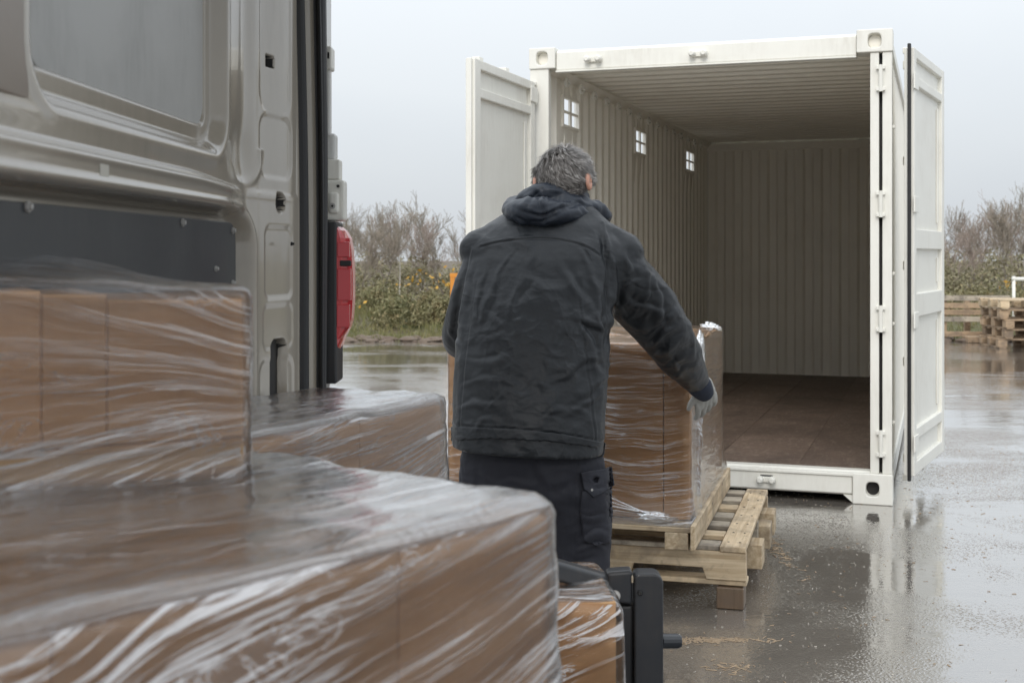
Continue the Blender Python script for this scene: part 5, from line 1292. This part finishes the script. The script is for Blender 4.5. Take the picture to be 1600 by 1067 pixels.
# ---- jacket
j_ = MB()
tz = 0.0
secs = [rowsec(703, 706, 942, 4.16, 0.178, 0.82, tilt=(-0.055, 0)), rowsec(672, 708, 944, 4.17, 0.176, 0.82, tilt=(-0.045, 0)), rowsec(620, 709, 947, 4.185, 0.170, 0.82), rowsec(560, 711, 952, 4.21, 0.162, 0.82), rowsec(500, 717, 957, 4.25, 0.160, 0.80),
        rowsec(450, 722, 962, 4.29, 0.160, 0.78), rowsec(405, 728, 966, 4.33, 0.152, 0.78), rowsec(375, 738, 966, 4.355, 0.135, 0.80), rowsec(352, 758, 957, 4.375, 0.115, 0.85), rowsec(336, 784, 940, 4.39, 0.095, 0.9), rowsec(318, 815, 925, 4.41, 0.078, 0.95)]
j_.ring(secs)
limb(j_, armR, radR, 20); limb(j_, armL, radL, 18)
limb(j_, [P(785, 372, 4.36), P(750, 392, 4.33)], [0.062, 0.075])
limb(j_, [P(930, 365, 4.38), P(968, 398, 4.36)], [0.06, 0.085])
jm = remeshed('jacket', j_, 0.0062, 10)
# hollow the hem so the trousers come out of an open edge, and open the cuff
c, n = get_co(jm); 
F = [ # torso drags radiating from the shoulders and the hood
 ([(800, 392), (775, 440), (745, 520)], 5, 0.006), ([(835, 395), (818, 440), (790, 500)], 6, 0.004), ([(872, 396), (885, 430), (912, 470), (935, 500)], 6, 0.007), ([(905, 392), (925, 425), (945, 470)], 6, 0.009),
 ([(740, 405), (732, 440), (722, 500), (716, 540)], 5, 0.007), ([(758, 420), (748, 470), (735, 530)], 4, 0.005),
 ([(938, 352), (944, 400), (950, 450), (953, 510), (950, 560)], 6, -0.016), ([(925, 405), (930, 450), (938, 500), (932, 560)], 6, 0.008),
 ([(945, 520), (915, 500), (885, 490)], 6, 0.005), ([(948, 560), (915, 560), (880, 590), (850, 600)], 6, 0.007), ([(948, 590), (925, 600), (900, 625)], 5, 0.007), ([(946, 610), (915, 630), (890, 655)], 5, 0.005),
 ([(905, 500), (920, 540), (935, 590)], 5, 0.005), ([(880, 450), (870, 520), (850, 560)], 8, 0.004),
 ([(730, 600), (760, 590), (800, 600), (840, 585)], 6, 0.004), ([(725, 560), (760, 570), (790, 560)], 5, 0.004), ([(722, 640), (750, 630), (800, 640)], 5, 0.004), ([(840, 560), (870, 575), (900, 570)], 5, 0.004), ([(750, 480), (790, 520), (800, 560)], 7, 0.004),
 ([(760, 640), (790, 615), (830, 610)], 4, 0.003), ([(850, 650), (880, 640), (920, 650)], 5, 0.004), ([(735, 670), (760, 655), (790, 660)], 4, 0.003), ([(820, 430), (850, 450), (880, 460)], 9, 0.003),
 # right sleeve
 ([(975, 385), (985, 430), (975, 480)], 6, 0.006), ([(1000, 400), (1012, 440), (1008, 490)], 5, 0.006), ([(1025, 440), (1030, 480), (1020, 520)], 5, 0.007), ([(960, 470), (985, 500), (1015, 515)], 6, 0.009), ([(975, 455), (1005, 480), (1040, 490)], 5, 0.007),
 ([(1010, 540), (1035, 525), (1068, 500)], 5, 0.010), ([(1022, 556), (1048, 540), (1080, 522)], 5, 0.009), ([(1015, 520), (1040, 505), (1065, 480)], 5, 0.006), ([(1035, 572), (1060, 560), (1092, 545)], 4, 0.007), ([(1050, 590), (1075, 575), (1100, 566)], 4, 0.006), ([(1045, 555), (1060, 575), (1070, 600)], 4, 0.005),
 ([(1075, 505), (1082, 540), (1078, 575)], 4, 0.006), ([(1000, 420), (1040, 450), (1060, 480)], 6, 0.004),
 # left sleeve
 ([(712, 450), (708, 490), (704, 530)], 4, 0.005), ([(722, 430), (716, 480), (712, 530)], 4, -0.006), ([(704, 515), (712, 535), (722, 545)], 3, 0.006)]
rf = random.Random(31)
for i in range(30):
    x0, y0 = rf.uniform(730, 925), rf.uniform(470, 660); a = rf.gauss(0.1, 0.5)+(0.5 if x0 > 850 else -0.1); l = rf.uniform(22, 60)
    F.append(([(x0, y0), (x0+l*0.5*math.cos(a), y0+l*0.5*math.sin(-a)+rf.uniform(-5, 5)), (x0+l*math.cos(a), y0+l*math.sin(-a)+rf.uniform(-4, 4))], rf.uniform(1.8, 3.6), rf.uniform(0.0008, 0.0020)))
for i in range(26):
    u_ = rf.random(); x0, y0 = 985+85*u_+rf.uniform(-14, 14), 430+140*u_+rf.uniform(-14, 14); a = rf.gauss(0.55, 0.35); l = rf.uniform(18, 42)
    F.append(([(x0-l/2*math.cos(a), y0+l/2*math.sin(a)), (x0, y0+rf.uniform(-3, 3)), (x0+l/2*math.cos(a), y0-l/2*math.sin(a))], rf.uniform(1.8, 3.4), rf.uniform(0.001, 0.0026)))
S = [([(752, 386), (780, 379), (810, 375), (850, 373), (885, 377), (915, 386), (938, 400)], 1.5, 0.0030), ([(940, 350), (947, 400), (952, 470), (954, 515)], 1.7, 0.0035), ([(735, 390), (726, 440), (718, 500)], 1.6, 0.003),
     ([(706, 664), (780, 668), (860, 675), (946, 689)], 1.3, 0.0024), ([(905, 470), (915, 560), (925, 640), (930, 700)], 1.4, 0.0020), ([(745, 440), (728, 560), (718, 690)], 1.3, 0.0016), ([(982, 440), (1008, 452), (1038, 452)], 1.4, 0.0022)]
folds(jm, F, True, S)
def jw(p, n):
    x, y, z = p
    arm = max(0.0, min(1.0, (x-0.36)/0.05)); low = max(0.0, min(1.0, (1.30-z)/0.4))
    a = ridged(noise.noise(Vector((x*6+z*2.5, y*4, z*7-x*3)))); b = ridged(noise.noise(Vector((x*13-z*4+5, y*10, z*15+x*6))))
    c_ = noise.noise(Vector((x*30, y*20, z*34)))
    hem = max(0, min(1, (z-0.74)/0.05))
    return (0.0026*a*(0.5+0.6*low+0.8*arm)+0.0016*b*(0.6+0.6*low+0.9*arm)+0.0004*c_)*(0.35+0.65*hem)
wrinkle(jm, jw)
jacket = place('jacket', jm, M['jacket'], man, smooth=True)
sb = jacket.modifiers.new('ss', 'SUBSURF'); sb.levels = 0; sb.render_levels = 1
# hem band
patch('hem_band', [(707, 667), (760, 669), (820, 672), (880, 679), (944, 692), (942, 711), (880, 699), (820, 691), (760, 687), (707, 688)], 0.0035, 0.004, 'jacket', jacket, jm, sub=8)
# ---- hood: a rolled, slumped ring of cloth round the neck
h_ = MB()
def hoodpt(cpx, cpy, Y, r1, r2): return (P(cpx, cpy, Y), r1, r2)
limb(h_, [P(936, 342, 4.44), P(912, 336, 4.35), P(880, 334, 4.29), P(850, 330, 4.265), P(822, 330, 4.28), P(800, 330, 4.36), P(806, 318, 4.46), P(830, 318, 4.52)], [0.018, 0.028, 0.040, 0.048, 0.046, 0.034, 0.030, 0.026], 16)
limb(h_, [P(912, 308, 4.42), P(880, 302, 4.36), P(850, 301, 4.35), P(826, 308, 4.38), P(815, 320, 4.46)], [0.022, 0.032, 0.034, 0.032, 0.03], 14)
limb(h_, [P(930, 322, 4.42), P(946, 338, 4.46), P(930, 340, 4.52)], [0.024, 0.024, 0.03], 12)
limb(h_, [P(905, 316, 4.38), P(930, 328, 4.41)], [0.03, 0.024], 12)
limb(h_, [P(850, 318, 4.36), P(885, 320, 4.34), P(912, 324, 4.38)], [0.035, 0.036, 0.03], 12)
hm2 = remeshed('hood', h_, 0.0052, 6)
folds(hm2, [([(800, 340), (830, 352), (870, 344), (910, 330)], 4, 0.006), ([(805, 325), (840, 335), (880, 325), (925, 328)], 4, -0.007), ([(830, 300), (845, 312), (846, 335)], 4, -0.006), ([(850, 300), (885, 305), (915, 322)], 4, 0.006), ([(840, 296), (825, 310), (812, 330)], 4, 0.006), ([(870, 300), (868, 320), (860, 340)], 5, -0.004), ([(790, 335), (800, 318), (815, 305)], 3, 0.004), ([(880, 318), (910, 326), (938, 340)], 3, 0.005)],
      seams=[([(848, 296), (852, 318), (850, 345)], 1.6, 0.003)])
wrinkle(hm2, lambda p, n: 0.0035*ridged(noise.noise(Vector((p[0]*16, p[1]*12, p[2]*22))))+0.0012*noise.noise(Vector((p[0]*40, p[1]*30, p[2]*44))))
place('hood', hm2, M['jacket_navy'], man, smooth=True)
# cuff and glove of the right hand: palm laid on the side of the cartons, fingers bent round the edge
q = MB(); limb(q, [P(1085, 594, 4.73), P(1094, 604, 4.755), P(1099, 611, 4.77)], [0.047, 0.047, 0.041], 20)
place('cuff', remeshed('cuff', q, 0.005, 3), M['knit'], man, smooth=True)
def hand(name, wrist, fwd, up_, side, mat, parent, curl=1.0, k_=1.0):
    """fwd: along the fingers, up_: back of the hand, side: towards the little finger"""
    w = Vector(wrist); f, u_, s_ = [Vector(v).normalized() for v in (fwd, up_, side)]
    q = MB()
    for k, o in enumerate((-0.030, -0.010, 0.010, 0.028)):       # palm made of four strips so it stays broad and flat
        limb(q, [w+s_*o*0.6, w+f*0.045+s_*o*0.95+u_*0.004, w+f*0.088+s_*o*1.08], [0.021, 0.020, 0.0145], 12)
    lens_ = ((-0.042, 0.068), (-0.014, 0.078), (0.014, 0.072), (0.040, 0.056))
    for k, (o, ln) in enumerate(lens_):
        b0 = w+f*0.086+s_*o*1.08; c_ = curl*(0.75+0.12*k)
        d1 = (f*math.cos(0.35*c_)-u_*math.sin(0.35*c_)); d2 = (f*math.cos(0.95*c_)-u_*math.sin(0.95*c_)); d3 = (f*math.cos(1.45*c_)-u_*math.sin(1.45*c_))
        p1 = b0+d1*ln*0.45; p2 = p1+d2*ln*0.32; p3 = p2+d3*ln*0.25
        limb(q, [b0-f*0.02, b0, p1, p2, p3], [0.0128, 0.0132, 0.0122, 0.0112, 0.0098], 12)
    b0 = w+f*0.030-s_*0.036; p1 = b0+(f*0.6-s_*0.7-u_*0.25).normalized()*0.042; p2 = p1+(f*0.85-s_*0.25-u_*0.35).normalized()*0.034
    limb(q, [w+f*0.012-s_*0.018, b0, p1, p2], [0.016, 0.0145, 0.0125, 0.010], 12)
    if k_ != 1.0: q.v = [tuple(w+(Vector(p)-w)*k_) for p in q.v]
    me = remeshed(name, q, 0.0030, 3, 0.4)
    wrinkle(me, lambda p, n: 0.0009*noise.noise(Vector((p[0]*110, p[1]*110, p[2]*110))))
    return place(name, me, M[mat], parent, smooth=True)
hand('glove', P(1100, 600, 4.775), (0.16, 0.35, -0.85), (0.45, -0.85, -0.25), (0.80, 0.40, 0.38), 'glove', man, 0.7, 0.95)
hand('glove', P(744, 524, 4.72), (0.02, 0.30, 0.95), (0, -0.95, 0.3), (-1, 0, 0), 'glove', man, 0.2)

# ---------------------------------------------------------------- litter on the wet ground
M['chip'] = painted('wood_chip', (0.34, 0.25, 0.16), 0.7, (0.12, 0.09, 0.06), 0.5, 20)
M['chip_pale'] = painted('pale_fleck', (0.55, 0.51, 0.44), 0.6, (0.2, 0.18, 0.15), 0.4, 20)
def chips(name, mat, n, xr, yr, ln, seed, label, gauss=None):
    r = random.Random(seed); q = MB()
    for i in range(n):
        if gauss: x, y = r.gauss(gauss[0], gauss[2]), r.gauss(gauss[1], gauss[3])
        else: x, y = r.uniform(*xr), r.uniform(*yr)
        a = r.uniform(0, 6.28); l = r.uniform(*ln); w = l*r.uniform(0.10, 0.30); c_, s_ = math.cos(a), math.sin(a); bow = r.uniform(-0.3, 0.3)*l
        h = r.uniform(0.001, 0.004)
        P2 = lambda u_, v_: (x+u_*c_-v_*s_, y+u_*s_+v_*c_)
        q.add([(*P2(-l/2, -w/2+bow*0.3), 0.001), (*P2(0, -w/2-bow*0.3), 0.001), (*P2(l/2, -w/2+bow*0.3), 0.001), (*P2(l/2, w/2+bow*0.3), 0.001), (*P2(0, w/2-bow*0.3), 0.001), (*P2(-l/2, w/2+bow*0.3), 0.001), (*P2(-l/3, 0+bow*0.15), h), (*P2(l/3, bow*0.15), h*0.8)],
              [(0, 1, 7, 6), (1, 2, 7), (2, 3, 7), (3, 4, 6, 7), (4, 5, 6), (5, 0, 6), ])
    return stuff(q.build(name, M[mat], None, fix=False), label)
chips('wood_chips', 'chip', 1300, (-0.2, 4.2), (3.6, 9.0), (0.006, 0.022), 1, 'small wood splinters strewn over the wet asphalt')
chips('pale_flecks', 'chip_pale', 2600, (-0.2, 4.2), (3.6, 8.0), (0.004, 0.011), 2, 'small pale flecks strewn over the wet asphalt')
g1, g2, g3 = P(1110, 1000, 4.48), P(1215, 838, 6.05), P(1090, 1045, 4.18)
for (gx_, gy_, sx_, sy_, n_, k_) in ((g1.x, 4.48, 0.10, 0.018, 170, 5), (1.25, 6.0, 0.02, 0.26, 130, 6), (0.72, 4.18, 0.05, 0.03, 40, 7)):
    chips('splinter_pile', 'chip', n_, None, None, (0.012, 0.04), k_, {5: 'orange brown splinters heaped left of the peg on the steel frame', 6: 'line of splinters along the right side of the slatted pallet', 7: 'little patch of chips at the bottom of the picture'}[k_], (gx_, gy_, sx_, sy_))
